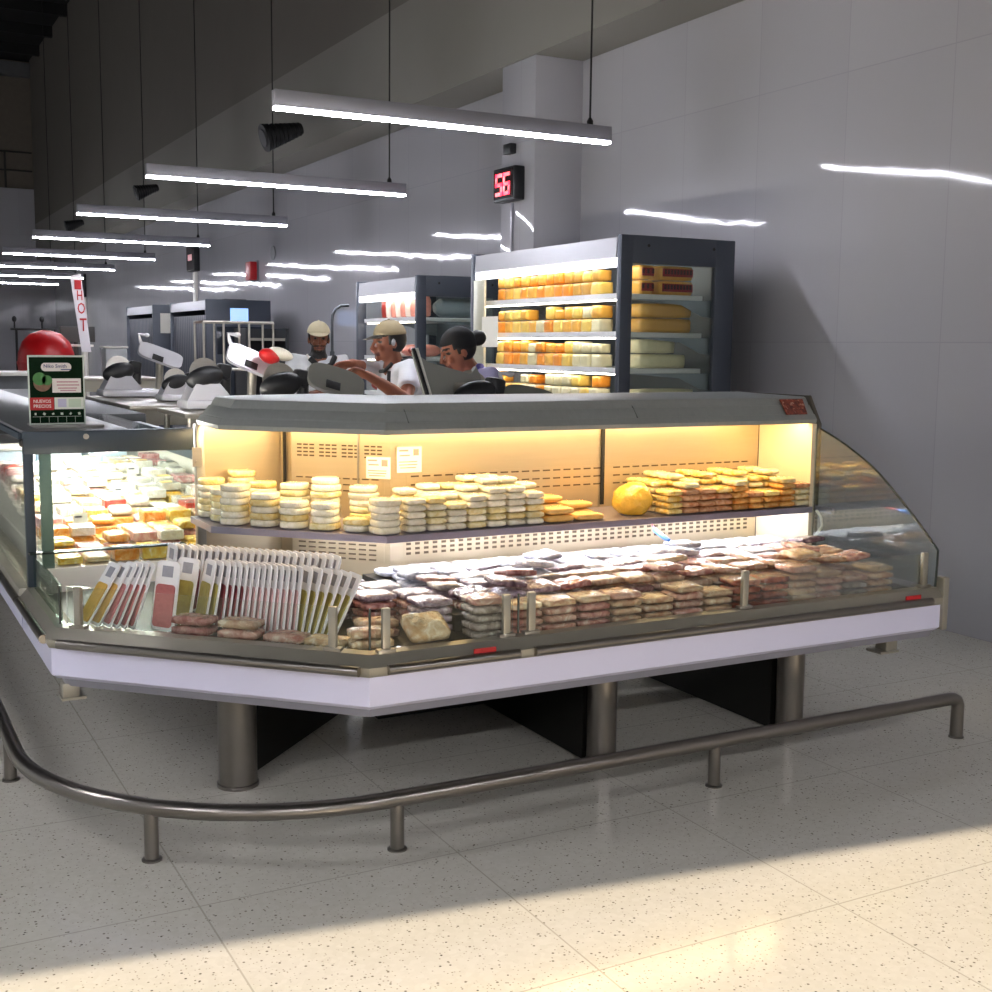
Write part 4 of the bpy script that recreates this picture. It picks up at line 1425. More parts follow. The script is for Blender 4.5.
# red meat on the white plate
t = thing('meat_joint', 'red meat joint in white wrap resting on the bright white slicer plate', 'meat', (2.52, 7.84, 1.47), None)
MB().ell((2.50, 7.84, 1.475), (.075, .06, .05), 18, 10, rot=(0, .35, 0)).build('meat', M('raw_red', '#c01a1c', .3, 0, .2, 30), t)
MB().ell((2.575, 7.84, 1.49), (.09, .055, .042), 18, 10, rot=(0, .3, 0)).build('wrap', M('wrap_cream', '#d8d2c0', .4, 0, .1, 20), t)
MB().cyl((2.54, 7.84, 1.40), (2.54, 7.84, 1.45), .02, 8).build('support_pin', steel, t)

# gooseneck pipe by the meat refrigerator
tag(MB().tube([(3.64, 9.7, 0), (3.64, 9.7, 1.5)], .02, 8).tube([(3.64, 9.7, 1.48), (3.64, 9.7, 1.74), (3.645, 9.7, 1.80), (3.67, 9.7, 1.85), (3.72, 9.7, 1.88), (3.79, 9.7, 1.885)], .012, 8).build('gooseneck_pipe', M('dark_steel', '#4e5257', .35, .7)), 'thin curved gooseneck pipe standing by the meat refrigerator', 'pipe')

# ------------------------------------------------------------------ things at the far end
t = thing('wire_rack', 'chrome wire rack standing in front of the dark closed refrigerator', 'rack', (3.5, 12.2, 0))
for x in (3.16, 3.36, 3.62, 3.87):
    MB().cyl((x, 12.0, 0 if x in (3.16, 3.87) else 1.3), (x, 12.0, 1.77), .012, 8).build('upright', steel, t)
    MB().cyl((x, 12.35, 0 if x in (3.16, 3.87) else 1.3), (x, 12.35, 1.77), .012, 8).build('upright', steel, t)
for z in (.3, 1.3, 1.77):
    MB().tube([(3.16, 12, z), (3.87, 12, z), (3.87, 12.35, z), (3.16, 12.35, z)], .013, 8, closed=True).build('wire_shelf', steel, t)
t = thing('serving_trolley', 'dark tall trolley beside the refrigerator with the blue reflection', 'trolley', (4.55, 14.6, 0))
MB().bx((4.3, 14.4, .15), (4.34, 14.9, 1.75)).bx((4.8, 14.4, .15), (4.84, 14.9, 1.75)).bx((4.3, 14.86, .15), (4.84, 14.9, 1.75)).build('trolley_frame', M('trolley_dark', '#2e3033', .5, .3), t)
for z in (.4, .8, 1.2, 1.6):
    MB().bx((4.34, 14.42, z), (4.8, 14.85, z + .03)).build('tray_shelf', steel_d, t)
for x in (4.34, 4.8):
    for y in (14.45, 14.85):
        MB().lathe([(.05, -.02), (.05, .02)], (x, y, .06), 12, rot=(0, PI / 2, 0)).build('wheel', black_pl, t)
t = thing('plastic_bin', 'pale plastic bin on the far table behind the white slicer', 'bin', (2.48, 13.0, 1.2))
MB().bx((2.38, 12.9, 1.201), (2.6, 13.15, 1.5), .02).build('bin_body', M('pale_bin', '#b9bcc0', .4, 0, .08), t)
MB().bx((2.37, 12.89, 1.5), (2.61, 13.16, 1.52), .006).build('rim', white_in, t)
table(1.85, 2.9, 12.7, 13.6, 1.2, 'steel table at the far end of the aisle, holding the pale bin')
t = thing('feather_flag', 'tall white flag with red letters by the far wall', 'flag', (2.36, 14.0, 0))
MB().cyl((2.40, 14.0, 0), (2.33, 14.0, 2.3), .012, 8).build('pole', white_in, t)
MB().lathe([(.2, 0), (.2, .02), (.03, .05)], (2.40, 14.0, 0), 16).build('base', dark_m, t)
MB().ext([(2.23, 13.985, 2.27), (2.345, 13.985, 2.30), (2.43, 13.985, 1.45), (2.33, 13.985, 1.45)], (0, .008, 0)).build('banner', M('flag_white', '#d8d2d6', .7, 0, .04), t)


def text(s, size, mat, name, parent, M4, ext=.001, align='CENTER', sx=1.0):
    cu = bpy.data.curves.new(name, 'FONT')
    cu.body = s
    cu.size = size
    cu.extrude = ext
    cu.align_x = align
    cu.align_y = 'CENTER'
    cu.resolution_u = 2
    cu.offset = size * .008
    tmp = bpy.data.objects.new(name, cu)
    COL.objects.link(tmp)
    bpy.context.view_layer.update()
    me = bpy.data.meshes.new_from_object(tmp.evaluated_get(bpy.context.evaluated_depsgraph_get()))
    bpy.data.objects.remove(tmp)
    org = ORG.get(parent.name, Vector((0, 0, 0)))
    me.transform(Matrix.Diagonal((sx, 1, 1, 1)))
    me.transform(M4)
    me.transform(Matrix.Translation(-org))
    me.materials.clear()
    me.materials.append(mat)
    o = bpy.data.objects.new(name, me)
    COL.objects.link(o)
    o.parent = parent
    return o


def facing(x, y, z, tilt=0., lean=0., yaw_=0.):   # text plane facing -y at a point
    return Matrix.Translation((x, y, z)) @ Euler((PI / 2 + tilt, lean, yaw_), 'XYZ').to_matrix().to_4x4()


for s, z, x, sz in (('H', 2.06, 2.325, .15), ('O', 1.92, 2.338, .17), ('T', 1.74, 2.353, .2)):
    text(s, sz, red_m, 'letter', t, facing(x, 13.98, z), .002, sx=.62)
MB().box((2.308, 13.98, 2.18), (.07, .008, .1)).build('red_block', red_m, t)
t = thing('red_drum', 'big red rounded bin behind the green price sign', 'bin', (2.24, 16, 0))
MB().lathe([(.26, .0), (.3, .5), (.33, 1.1), (.34, 1.3), (.33, 1.42), (.28, 1.56), (.18, 1.66), (.06, 1.70)], (2.24, 16, 0), 32).build('drum_body', M('red_plastic', '#c0141a', .35, 0, .08), t)
MB().lathe([(.345, 1.28), (.35, 1.3), (.345, 1.32)], (2.24, 16, 0), 32).build('rim_band', M('red_plastic'), t)
t = thing('dark_rack', 'thin black metal rack with two knobs near the far wall', 'rack', (2.25, 17, 0))
for x in (2.02, 2.5):
    MB().cyl((x, 17, 0), (x, 17, 1.72), .016, 8).build('upright', black_pl, t)
for x in (2.0, 2.34):
    MB().cyl((x, 17, 1.72), (x, 17, 1.83), .01, 8).ell((x, 17, 1.85), (.03, .03, .04), 10, 8).build('knob', black_pl, t)
MB().cyl((1.95, 17, 1.72), (2.52, 17, 1.72), .014, 8).build('cross_bar', black_pl, t)
t = thing('scale_head', 'dark grey square scale head on a post behind the flag', 'scale', (2.62, 16.6, 0))
MB().bx((2.5, 16.55, 1.56), (2.93, 16.7, 1.76), .01).build('display_head', M('scale_grey', '#4a4a48', .5), t)
MB().bx((2.5, 16.5, 1.50), (2.9, 16.75, 1.53), .004).build('platform', white_in, t)
MB().cyl((2.7, 16.62, 0), (2.7, 16.62, 1.56), .03, 10).build('post', M('scale_grey'), t)
t = thing('grey_counter', 'low grey counter with a white top at the edge of the far aisle', 'counter', (1.3, 14.8, 0))
MB().bx((.5, 14.4, 0), (1.9, 15.2, 1.18), .01).build('body', M('counter_grey', '#54575a', .5), t)
MB().bx((.45, 14.35, 1.18), (1.95, 15.25, 1.22), .006).build('top', white_in, t)

# ------------------------------------------------------------------ price sign on the glass case
t = thing('price_sign', 'green and red printed price sign in a clear holder on the glass case', 'sign', (.76, 5.15, 1.211))
green = M('sign_green', '#0a2212', .75, 0, .25, 30, spec=.1)
wht = M('sign_white', '#e8e4e2', .5, 0, .03)
sx0, sx1, sz0, sz1 = .648, .865, 1.222, 1.50
yy = 5.15
MB().bx((sx0, yy, sz0), (sx1, yy + .006, sz1), .002).build('holder', M('holder_clear', '#c9d4c9', .25, 0, .04), t)
MB().bx((sx0 + .006, yy - .0012, sz0 + .006), (sx1 - .006, yy, sz1 - .008)).build('poster', green, t)
MB().bx((.66, 5.10, 1.2105), (.93, 5.32, 1.222), .004).build('holder_foot', M('holder_foot', '#9a9a94', .4, .1), t)
w_, h_ = sx1 - sx0, sz1 - sz0


def SP(u, v):
    return sx0 + u * w_, sz1 - v * h_


def sbox(u0, v0, u1, v1, mat, name, dy=.002, bev=0.):
    a, b = SP(u0, v1), SP(u1, v0)
    return MB().bx((a[0], yy - dy, a[1]), (b[0], yy - dy + .0008, b[1]), bev).build(name, mat, t)


o_ = []
cxs, czs = SP(.5, .17)
pp = []
for k in range(24):
    a = 2 * PI * k / 24
    dx = .042 if math.cos(a) > 0 else -.042
    pp.append((cxs + dx + .017 * math.cos(a) * .95, yy - .003, czs + .017 * math.sin(a)))
MB().ext(pp, (0, .001, 0)).build('logo_plate', wht, t)
text('Niko Smith', .0195, M('logo_blue', '#1c2a78', .5), 'logo_text', t, facing(cxs - .004, yy - .0036, czs + .003), .0003)
sbox(.58, .20, .76, .212, M('logo_blue'), 'logo_line', .0038)
MB().lathe([(.034, 0), (.034, .001)], (SP(.25, .40)[0], yy - .002, SP(.25, .40)[1]), 28, rot=(PI / 2, 0, 0)).build('picture', M('picture_brown', '#7a5c48', .5, 0, .5, 60), t)
MB().lathe([(.02, 0), (.026, .002)], (SP(.2, .34)[0], yy - .0028, SP(.2, .34)[1]), 20, rot=(PI / 2, 0, 0)).lathe([(.018, 0), (.02, .002)], (SP(.33, .36)[0], yy - .0028, SP(.33, .36)[1]), 20, rot=(PI / 2, 0, 0)).build('picture_leaves', M('leaf_green', '#3d7a3e', .5, 0, .4, 60), t)
sbox(.42, .335, .93, .54, wht, 'text_panel', .0022)
mb = MB()
for v, u0, u1 in ((.385, .5, .88), (.43, .5, .9), (.475, .52, .86), (.51, .56, .84)):
    a = SP(u0, v)
    b = SP(u1, v)
    mb.bx((a[0], yy - .0032, a[1] - .0025), (b[0], yy - .0022, a[1] + .0025))
mb.build('pink_print', M('print_pink', '#c79aa6', .5, 0, .3, 200), t)
sbox(.02, .61, .44, .79, M('sign_red', '#b81e24', .5), 'red_panel', .0024)
for s, v in (('NUEVOS', .665), ('PRECIOS', .735)):
    p0 = SP(.235, v)
    text(s, .0185, wht, 'panel_text', t, facing(p0[0], yy - .003, p0[1]), .0003, sx=.95)
sbox(.45, .61, .97, .78, M('sign_pale', '#dfe6dd', .5), 'price_panel', .0022)
sbox(.51, .63, .66, .75, M('pale_violet', '#c4c4dc', .5, 0, .1), 'price_box', .003)
sbox(.70, .63, .92, .75, M('pale_green', '#c6d8c4', .5, 0, .1), 'price_box', .003)
mb = MB()
for k in range(6):
    a = SP(.11 + k * .155, .845)
    mb.box((a[0], yy - .003, a[1]), (.007 + .003 * (k % 2), .001, .009), 0, (0, .6 * (k % 3), 0))
    b = SP(.19 + k * .155, .93)
    if k < 5:
        mb.bx((b[0] - .0006, yy - .0032, b[1] - .012), (b[0] + .0006, yy - .0022, b[1] + .012))
a = SP(.06, .885)
b = SP(.92, .885)
mb.bx((a[0], yy - .0032, a[1] - .0006), (b[0], yy - .0022, a[1] + .0006))
mb.build('icon_row', M('icon_pale', '#c6d2c2', .5), t)

# red and blue stick lying on the packs under the shelf
t = thing('marker_stick', 'thin red rod with a blue grip leaning over the packs under the shelf', 'stick', (3.2, 4.3, .72))
MB().tube([(3.18, 4.44, .785), (3.115, 4.32, .765)], .005, 8).build('red_rod', M('rod_red', '#b32a30', .4), t)
MB().tube([(3.115, 4.32, .765), (3.10, 4.285, .76), (3.06, 4.16, .748), (3.055, 4.12, .745)], [.006, .011, .011, .006], 10).build('blue_grip', M('grip_blue', '#3f86d6', .35), t)

# ------------------------------------------------------------------ people
def skin_mesh(nodes, edges, sub=1):
    names = list(nodes)
    me = bpy.data.meshes.new('skin')
    me.from_pydata([nodes[n][0] for n in names], [(names.index(a), names.index(b)) for a, b in edges], [])
    o = bpy.data.objects.new('skin_temp', me)
    COL.objects.link(o)
    o.modifiers.new('s', 'SKIN').use_smooth_shade = True
    me.skin_vertices[0].data[0].use_root = True
    for i, n in enumerate(names):
        r = nodes[n][1]
        me.skin_vertices[0].data[i].radius = r if isinstance(r, tuple) else (r, r)
    if sub:
        s = o.modifiers.new('b', 'SUBSURF')
        s.levels = sub
        s.render_levels = sub
    bpy.context.view_layer.update()
    m2 = bpy.data.meshes.new_from_object(o.evaluated_get(bpy.context.evaluated_depsgraph_get()))
    bpy.data.objects.remove(o)
    return m2


def fuse(parts, name, vox, smooth=4):
    bm = bmesh.new()
    for p in parts:
        if isinstance(p, MB):
            me = bpy.data.meshes.new('t')
            me.from_pydata(p.v, [], p.f)
            me.update()
            p = me
        bm.from_mesh(p)
    bmesh.ops.recalc_face_normals(bm, faces=bm.faces[:])
    me = bpy.data.meshes.new(name)
    bm.to_mesh(me)
    bm.free()
    o = bpy.data.objects.new('fuse_temp', me)
    COL.objects.link(o)
    r = o.modifiers.new('r', 'REMESH')
    r.mode = 'VOXEL'
    r.voxel_size = vox
    if smooth:
        s = o.modifiers.new('s', 'SMOOTH')
        s.iterations = smooth
        s.factor = .5
    bpy.context.view_layer.update()
    m2 = bpy.data.meshes.new_from_object(o.evaluated_get(bpy.context.evaluated_depsgraph_get()))
    bpy.data.objects.remove(o)
    bm = bmesh.new()
    bm.from_mesh(m2)
    todo = set(bm.verts)
    best = []
    while todo:
        st = [todo.pop()]
        isl = [st[0]]
        while st:
            for e in st.pop().link_edges:
                for v in e.verts:
                    if v in todo:
                        todo.discard(v)
                        st.append(v)
                        isl.append(v)
        if len(isl) > len(best):
            best = isl
    keep = set(best)
    bmesh.ops.delete(bm, geom=[v for v in bm.verts if v not in keep], context='VERTS')
    bm.to_mesh(m2)
    bm.free()
    m2.name = name
    m2.polygons.foreach_set('use_smooth', [True] * len(m2.polygons))
    return m2


def link(me, name, parent, mats):
    me.materials.clear()
    for m in mats:
        me.materials.append(m)
    org = ORG[parent.name]
    me.transform(Matrix.Translation(-org))
    o = bpy.data.objects.new(name, me)
    COL.objects.link(o)
    o.parent = parent
    ORG[o.name] = org
    return o


def person(label, loc, face_yaw, head_c, head_pitch, sh, arms, skin_col, shirt_col, sleeve, head_roll=0.):
    """loc: point on the floor below the pelvis. face_yaw: heading of the body. sh: (near, far) shoulders.
    arms: for each shoulder (elbow, wrist, finger direction, palm normal)."""
    V = Vector
    fwd = V((math.sin(face_yaw), math.cos(face_yaw), 0))
    side = V((fwd.y, -fwd.x, 0))
    L0 = V(loc)
    t = thing('person', label, 'person', loc, None)
    s0, s1 = V(sh[0]), V(sh[1])
    mid = (s0 + s1) / 2
    hc = V(head_c)
    neck = mid.lerp(hc, .25)
    pel = V((L0.x, L0.y, .93))
    N = {'pelvis': (pel, (.15, .11)), 'waist': (pel.lerp(mid, .38), (.145, .105)), 'chest': (pel.lerp(mid, .75), (.16, .115)),
         'neckbase': (neck, .062), 'neck': (neck.lerp(hc, .5), .055), 'head': (hc + V((0, 0, -.02)), .065)}
    E_ = [('pelvis', 'waist'), ('waist', 'chest'), ('chest', 'neckbase'), ('neckbase', 'neck'), ('neck', 'head')]
    for i, s in enumerate((1, -1)):
        hp_ = pel + side * (.09 * s) + V((0, 0, -.05))
        kn = hp_ + V((0, 0, -.40)) + fwd * .03
        an = V((hp_.x, hp_.y, .085))
        N.update({f'hip{i}': (hp_, .088), f'knee{i}': (kn, .06), f'ank{i}': (an, .042), f'toe{i}': (V((an.x, an.y, .045)) + fwd * .15, .04)})
        E_ += [('pelvis', f'hip{i}'), (f'hip{i}', f'knee{i}'), (f'knee{i}', f'ank{i}'), (f'ank{i}', f'toe{i}')]
    for i, (S_, (el, wr, fd, pn)) in enumerate(zip((s0, s1), arms)):
        el, wr, fd, pn = V(el), V(wr), V(fd).normalized(), V(pn).normalized()
        N.update({f'sh{i}': (S_, .058), f'el{i}': (el, .042), f'wr{i}': (wr, .027)})
        E_ += [('chest', f'sh{i}'), (f'sh{i}', f'el{i}'), (f'el{i}', f'wr{i}')]
        ac = fd.cross(pn).normalized()
        pm = wr + fd * .055
        N[f'palm{i}'] = (pm, (.03, .02))
        E_.append((f'wr{i}', f'palm{i}'))
    body = skin_mesh(N, E_, 1)
    parts = [body]
    for i, (S_, (el, wr, fd, pn)) in enumerate(zip((s0, s1), arms)):
        parts.append(MB().tube([mid - V((0, 0, .04)), S_, S_.lerp(V(el), .5), V(el), V(el).lerp(V(wr), .4), V(wr), V(wr) + V(fd).normalized() * .03], [.06, .058, .048, .042, .041, .028, .026], 14))
    parts.append(MB().tube([mid - V((0, 0, .1)), neck, hc - V((0, 0, .03))], [.07, .058, .055], 14))
    for i, (S_, (el, wr, fd, pn)) in enumerate(zip((s0, s1), arms)):
        wr, fd, pn = V(wr), V(fd).normalized(), V(pn).normalized()
        ac = fd.cross(pn).normalized()
        mb = MB()
        for k, (off, ln) in enumerate(((-.028, .062), (-.009, .074), (.010, .07), (.028, .056))):
            a = wr + fd * .05 + ac * off * .8
            b = wr + fd * .088 + ac * off
            c = b + fd * ln * .55 + pn * .012
            d = c + fd * ln * .4 + pn * .022
            mb.tube([a, b, c, d], [.011, .0098, .009, .0075], 8)
        a = wr + fd * .025 - ac * .022
        mb.tube([a, a - ac * .025 + fd * .022 + pn * .008, a - ac * .036 + fd * .05 + pn * .016], [.013, .0105, .0085], 8)
        rmat = Matrix((ac, fd, pn)).transposed()
        mb.ell(wr + fd * .05, (.038, .05, .018), 16, 10, rot=rmat)
        parts.append(mb)
    # head with brow, nose, jaw, ears; local axes: x side, y forward, z up
    rh = Matrix.Rotation(-face_yaw, 3, 'Z') @ Matrix.Rotation(-head_pitch, 3, 'X') @ Matrix.Rotation(head_roll, 3, 'Y')
    mh = MB()
    mh.ell((0, -.012, .025), (.074, .094, .092), 26, 18)
    mh.ell((0, .022, -.045), (.055, .062, .072), 22, 14)
    mh.ell((0, .075, -.092), (.024, .022, .02), 12, 8)
    mh.tube([(0, .088, .018), (0, .101, -.008), (0, .112, -.03), (0, .094, -.04)], [.009, .011, .0155, .011], 10)
    mh.ell((0, .082, .026), (.05, .016, .01), 16, 8)
    for s in (1, -1):
        mh.ell((s * .075, -.008, -.01), (.011, .02, .032), 12, 10, rot=(0, 0, s * -.3))
        mh.ell((s * .034, .066, -.035), (.022, .02, .02), 12, 8)
    mh.ell((0, .086, -.062), (.024, .012, .006), 12, 8)
    mh.ell((0, .084, -.073), (.022, .012, .007), 12, 8)
    mh.v = [rh @ v + hc for v in mh.v]
    parts.append(mh)
    me = fuse(parts, 'body', .0075, 2)
    inv = rh.transposed()
    org = ORG[t.name]
    skin = M('skin_' + skin_col[1:], skin_col, .5, 0, .08, 12, .06, 120)
    b_o = link(me, 'body', t, [skin, M('hair_black', '#120e0c', .6, 0, .2, 40), M('lip_' + skin_col[1:], '#5e3028', .45), M('eye_white', '#5e4a40', .4)])
    shave = label.count('beard')
    for p in me.polygons:
        q = inv @ (p.center + org - hc)
        if max(abs(q.x), abs(q.y), abs(q.z)) > .16:
            continue
        if q.y > .05:
            if .027 < q.z < .037 and .014 < abs(q.x) < .05:
                p.material_index = 1
            elif ((abs(q.x) - .032) / .016) ** 2 + ((q.z - .006) / .0075) ** 2 < 1:
                p.material_index = 1 if ((abs(q.x) - .032) / .009) ** 2 + ((q.z - .006) / .009) ** 2 < 1 else 3
            elif abs(q.x) < .026 and -.08 < q.z < -.058 and q.y > .07:
                p.material_index = 2
        if shave and q.z < -.045 and q.z > -.15 and not p.material_index and (q.z < -.085 or q.y < .055 or -.057 < q.z < -.05) and q.y > -.03:
            p.material_index = 1
    # shirt
    up = V((0, 0, 1))
    N2 = {k: (v[0], tuple(a + .018 for a in v[1]) if isinstance(v[1], tuple) else v[1] + .018) for k, v in N.items() if k in ('pelvis', 'waist', 'chest')}
    N2['pelvis'] = (N2['pelvis'][0] - up * .06, N2['pelvis'][1])
    N2['collar'] = (mid + up * .035, .082)
    E2 = [('pelvis', 'waist'), ('waist', 'chest'), ('chest', 'collar')]
    for i, (S_, (el, wr, fd, pn)) in enumerate(zip((s0, s1), arms)):
        el, wr = V(el), V(wr)
        N2[f'sh{i}'] = (S_, .075)
        E2.append(('chest', f'sh{i}'))
        if sleeve[i] <= 1:
            N2[f'sl{i}'] = (S_.lerp(el, sleeve[i]), .064)
            E2.append((f'sh{i}', f'sl{i}'))
        else:
            N2[f'el{i}'] = (el, .057)
            N2[f'sl{i}'] = (el.lerp(wr, sleeve[i] - 1), .04)
            E2 += [(f'sh{i}', f'el{i}'), (f'el{i}', f'sl{i}')]
    sp = [skin_mesh(N2, E2, 1)]
    for i, (S_, (el, wr, fd, pn)) in enumerate(zip((s0, s1), arms)):
        el, wr = V(el), V(wr)
        if sleeve[i] <= 1:
            sp.append(MB().tube([mid - up * .05, S_, S_.lerp(el, sleeve[i])], [.085, .076, .066], 16))
        else:
            sp.append(MB().tube([mid - up * .05, S_, el, el.lerp(wr, sleeve[i] - 1)], [.085, .076, .058, .042], 16))
    sm = fuse(sp, 'shirt', .011, 3)
    link(sm, 'shirt', t, [M('cloth_' + shirt_col[1:], shirt_col, .75, 0, .05, 10, .15, 25)])
    N3 = {k: (v[0], tuple(a + .016 for a in v[1]) if isinstance(v[1], tuple) else v[1] + .016) for k, v in N.items() if k in ('pelvis', 'hip0', 'hip1', 'knee0', 'knee1', 'ank0', 'ank1')}
    E3 = [(a, b) for a, b in E_ if a in N3 and b in N3]
    link(fuse([skin_mesh(N3, E3, 1)], 'trousers', .013, 3), 'trousers', t, [M('trouser_dark', '#22242c', .8, 0, .1)])
    for i in (0, 1):
        a = N[f'ank{i}'][0]
        mb = MB().ell((0, .055, .04), (.05, .145, .042), 18, 10)
        rz_ = Matrix.Rotation(-face_yaw, 3, 'Z')
        mb.v = [rz_ @ V((v.x, v.y, max(v.z, .002))) + V((a.x, a.y, 0)) for v in mb.v]
        mb.build('shoe', black_pl, t)
    H = lambda v: rh @ V(v) + hc
    return t, H, rh, hc


def headwear(t, H, rh, hc, kind):
    khaki = M('cap_' + kind, {'khaki': '#8d7f62', 'cream': '#d9cfae', 'black': '#131316'}[kind], .8, 0, .08, 30, .1, 60)
    hair = M('hair_black')
    # hair shell at back and sides
    mb = MB().ell((0, -.018, .02), (.083, .098, .098), 26, 18)
    mb.v = [v for v in mb.v]
    bm = bmesh.new()
    me = bpy.data.meshes.new('t')
    me.from_pydata([tuple(v) for v in mb.v], [], mb.f)
    bm.from_mesh(me)
    bmesh.ops.delete(bm, geom=[f for f in bm.faces if (lambda c: c.y > .035 and c.z < .05 or c.z < -.06 or (c.y > .0 and c.z < -.01))(f.calc_center_median())], context='FACES')
    bmesh.ops.solidify(bm, geom=bm.faces[:], thickness=.006)
    for v in bm.verts:
        v.co = rh @ v.co + hc
    me2 = bpy.data.meshes.new('hair')
    bm.to_mesh(me2)
    bm.free()
    me2.polygons.foreach_set('use_smooth', [True] * len(me2.polygons))
    link(me2, 'hair', t, [hair])
    if kind in ('khaki', 'cream'):
        bm = bmesh.new()
        mb = MB().ell((0, -.012, .045), (.089, .104, .093), 30, 18)
        me = bpy.data.meshes.new('t')
        me.from_pydata([tuple(v) for v in mb.v], [], mb.f)
        bm.from_mesh(me)
        bmesh.ops.delete(bm, geom=[f for f in bm.faces if f.calc_center_median().z < .045], context='FACES')
        bmesh.ops.solidify(bm, geom=bm.faces[:], thickness=.005)
        for v in bm.verts:
            v.co = rh @ v.co + hc
        me2 = bpy.data.meshes.new('cap')
        bm.to_mesh(me2)
        bm.free()
        me2.polygons.foreach_set('use_smooth', [True] * len(me2.polygons))
        cap = link(me2, 'cap', t, [khaki])
        mb = MB()
        n = 14
        top = [[], []]
        for k in range(n + 1):
            a = -1.2 + 2.4 * k / n
            top[0].append(V3(.086 * math.sin(a), -.012 + .10 * math.cos(a), .05))
            top[1].append(V3(.082 * math.sin(a) * .95, -.012 + .10 * math.cos(a) + .075 * max(0, math.cos(a * 1.15)), .05 - .022 * max(0, math.cos(a))))
        vs = [rh @ v + hc for v in top[0] + top[1]]
        dn_ = rh @ V3(0, 0, -.005)
        m = n + 1
        vs2 = vs + [v + dn_ for v in vs]
        fs = []
        for k in range(n):
            fs.append([k, k + 1, m + k + 1, m + k])
            fs.append([2 * m + k + 1, 2 * m + k, 3 * m + k, 3 * m + k + 1])
            fs.append([m + k, m + k + 1, 3 * m + k + 1, 3 * m + k])
            fs.append([k + 1, k, 2 * m + k, 2 * m + k + 1])
        mb.add(vs2, fs)
        mb.build('brim', M('brim_dark', '#3a352c', .8) if kind == 'khaki' else khaki, cap)
        MB().ell(H((0, -.012, .138)), (.008, .008, .006), 10, 6).build('button', khaki, cap)


def V3(x, y, z):
    return Vector((x, y, z))


# man in the khaki cap, in profile, both arms stretched to the aisle
t, H, rh, hc = person('man in khaki cap and white short sleeved shirt, pointing with stretched arms', (3.08, 6.92, 0), math.radians(-88), (2.955, 6.90, 1.572), .08,
                      ((3.03, 6.73, 1.405), (2.99, 7.08, 1.405)),
                      (((2.94, 6.60, 1.235), (2.71, 6.62, 1.375), (-1, .12, .35), (.2, -.5, -.8)), ((2.88, 7.0, 1.40), (2.70, 6.86, 1.445), (-1, 0, -.15), (0, -.6, -.8))),
                      '#8a523c', '#dcdde2', (.62, 1.55))
headwear(t, H, rh, hc, 'khaki')
MB().tube([(2.93, 6.79, 1.445), (2.90, 6.83, 1.40), (2.90, 6.9, 1.395)], .012, 8).tube([(2.99, 6.77, 1.46), (3.07, 6.8, 1.47), (3.1, 6.9, 1.475), (3.07, 7.0, 1.47), (2.98, 7.02, 1.46)], .014, 8).build('collar', M('collar_black', '#17171a', .7), t)
MB().tube([(2.90, 6.765, 1.40), (2.895, 6.76, 1.32), (2.90, 6.765, 1.2)], .012, 8).build('placket', M('collar_black'), t)
MB().ell(H((-.082, -.0, .0)), (.012, .02, .022), 12, 8).build('ear_piece', M('ear_grey', '#9a9aa0', .4), t)

# man facing the aisle with a cream cap and a dark beard
t, H, rh, hc = person('man with dark beard, cream cap and white coat, standing behind the oval slicer', (3.27, 9.02, 0), math.radians(196), (3.26, 8.98, 1.60), .05,
                      ((3.06, 8.98, 1.425), (3.46, 9.03, 1.425)),
                      (((2.95, 8.80, 1.18), (2.78, 8.58, 1.30), (-.7, -.7, .1), (0, 0, -1)), ((3.46, 8.80, 1.15), (3.10, 8.55, 1.2), (-.9, -.4, .0), (0, 0, -1))),
                      '#74452f', '#d3d6da', (1.7, 1.7))
headwear(t, H, rh, hc, 'cream')
MB().tube([(3.16, 8.90, 1.45), (3.2, 8.86, 1.40), (3.25, 8.85, 1.375), (3.32, 8.87, 1.40), (3.37, 8.93, 1.46)], .022, 10).build('collar', M('collar_black'), t)
MB().tube([(3.145, 8.93, 1.48), (3.17, 8.89, 1.42), (3.2, 8.86, 1.385)], .008, 8).build('collar_edge', white_in, t)

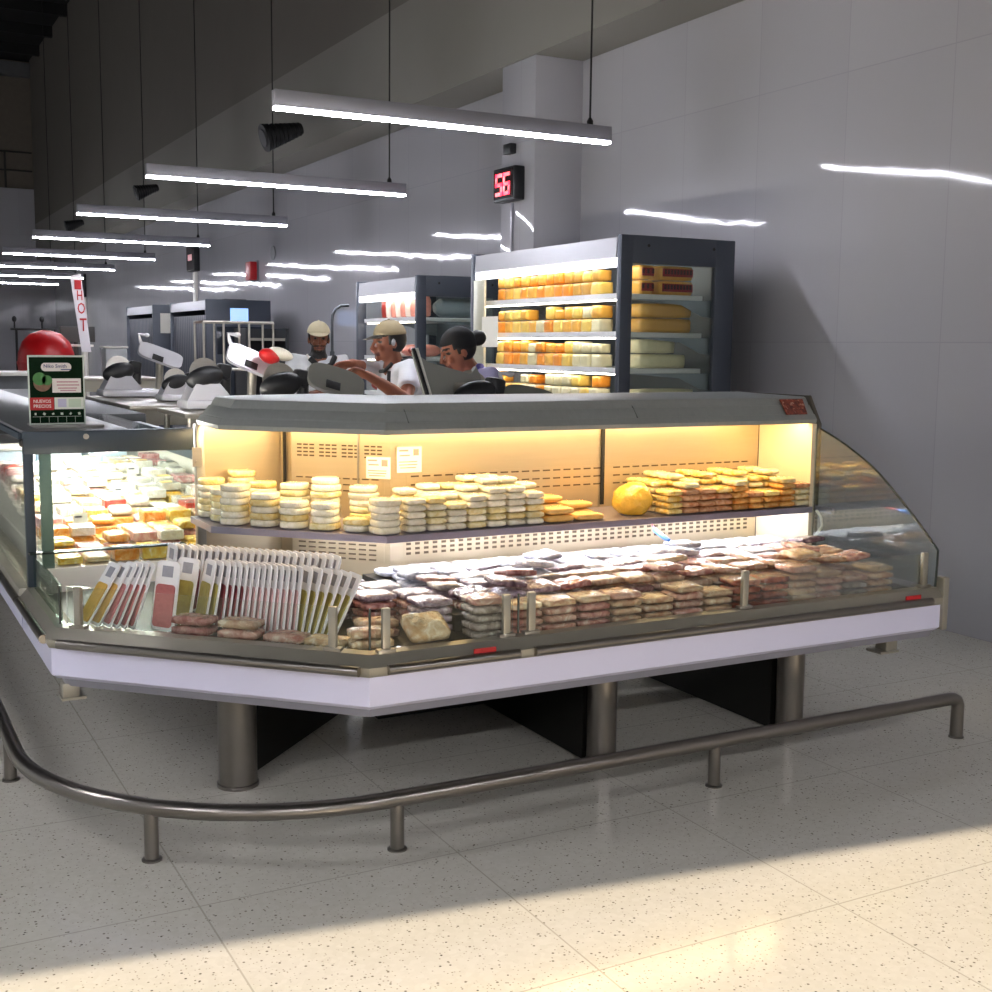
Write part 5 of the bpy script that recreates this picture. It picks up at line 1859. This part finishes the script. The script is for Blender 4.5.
# woman with black cap bending over her work
t, H, rh, hc = person('woman in black cap with hair bun and lavender shirt, looking down at her slicer', (3.22, 6.18, 0), math.radians(-84), (3.03, 6.1, 1.528), .34,
                      ((3.15, 5.96, 1.385), (3.14, 6.27, 1.385)),
                      (((3.12, 5.98, 1.12), (2.95, 6.02, 1.16), (-1, 0, 0), (0, 0, -1)), ((3.08, 6.28, 1.12), (2.88, 6.2, 1.16), (-1, -.1, 0), (0, 0, -1))),
                      '#8c543e', '#b9b4dc', (.6, .6))
headwear(t, H, rh, hc, 'black')
bm = bmesh.new()
mb = MB().ell((0, -.016, .035), (.088, .106, .096), 30, 18)
me = bpy.data.meshes.new('t')
me.from_pydata([tuple(v) for v in mb.v], [], mb.f)
bm.from_mesh(me)
bmesh.ops.delete(bm, geom=[f for f in bm.faces if (lambda c: c.z < .035 - .5 * (c.y * -.9 + .05) if c.y < .05 else c.z < .045)(f.calc_center_median())], context='FACES')
bmesh.ops.solidify(bm, geom=bm.faces[:], thickness=.005)
for v in bm.verts:
    v.co = rh @ v.co + hc
me2 = bpy.data.meshes.new('cap')
bm.to_mesh(me2)
bm.free()
me2.polygons.foreach_set('use_smooth', [True] * len(me2.polygons))
cap = link(me2, 'cap', t, [M('cap_black', '#131316', .8)])
MB().ell(H((0, -.135, .028)), (.05, .05, .045), 18, 12).build('hair_bun', M('hair_black'), t)
MB().tube([(3.09, 5.97, 1.42), (3.12, 6.02, 1.44), (3.18, 6.1, 1.44), (3.12, 6.2, 1.44), (3.08, 6.22, 1.42)], .018, 8).build('collar', M('collar_violet', '#4a4290', .7), t)

# ------------------------------------------------------------------ light
w = bpy.data.worlds.new('store_daylight')
SC.world = w
w.use_nodes = True
bg = w.node_tree.nodes['Background']
bg.inputs['Color'].default_value = (.93, .95, 1.0, 1)
bg.inputs['Strength'].default_value = .28
sd = bpy.data.lights.new('low_sun', 'SUN')
sd.energy = 6.0
sd.angle = math.radians(.25)
sd.color = (1, .83, .62)
so = bpy.data.objects.new('low_sun', sd)
COL.objects.link(so)
# travels into the shop through the doorway of the added front wall, about 24 degrees high
dirv = Vector((.04, 1, -.44)).normalized()
so.rotation_euler = dirv.to_track_quat('-Z', 'Y').to_euler()
so.location = (0, -8, 5)

SC.view_settings.view_transform = 'Standard'
SC.view_settings.look = 'None'
SC.view_settings.gamma = 1
SC.view_settings.use_curve_mapping = False
SC.view_settings.exposure = 0.55
# the empties of unused tray kinds, if any
for c, p in protos.items():
    if c not in used:
        for ch in list(p.children):
            bpy.data.objects.remove(ch)
        bpy.data.objects.remove(p)
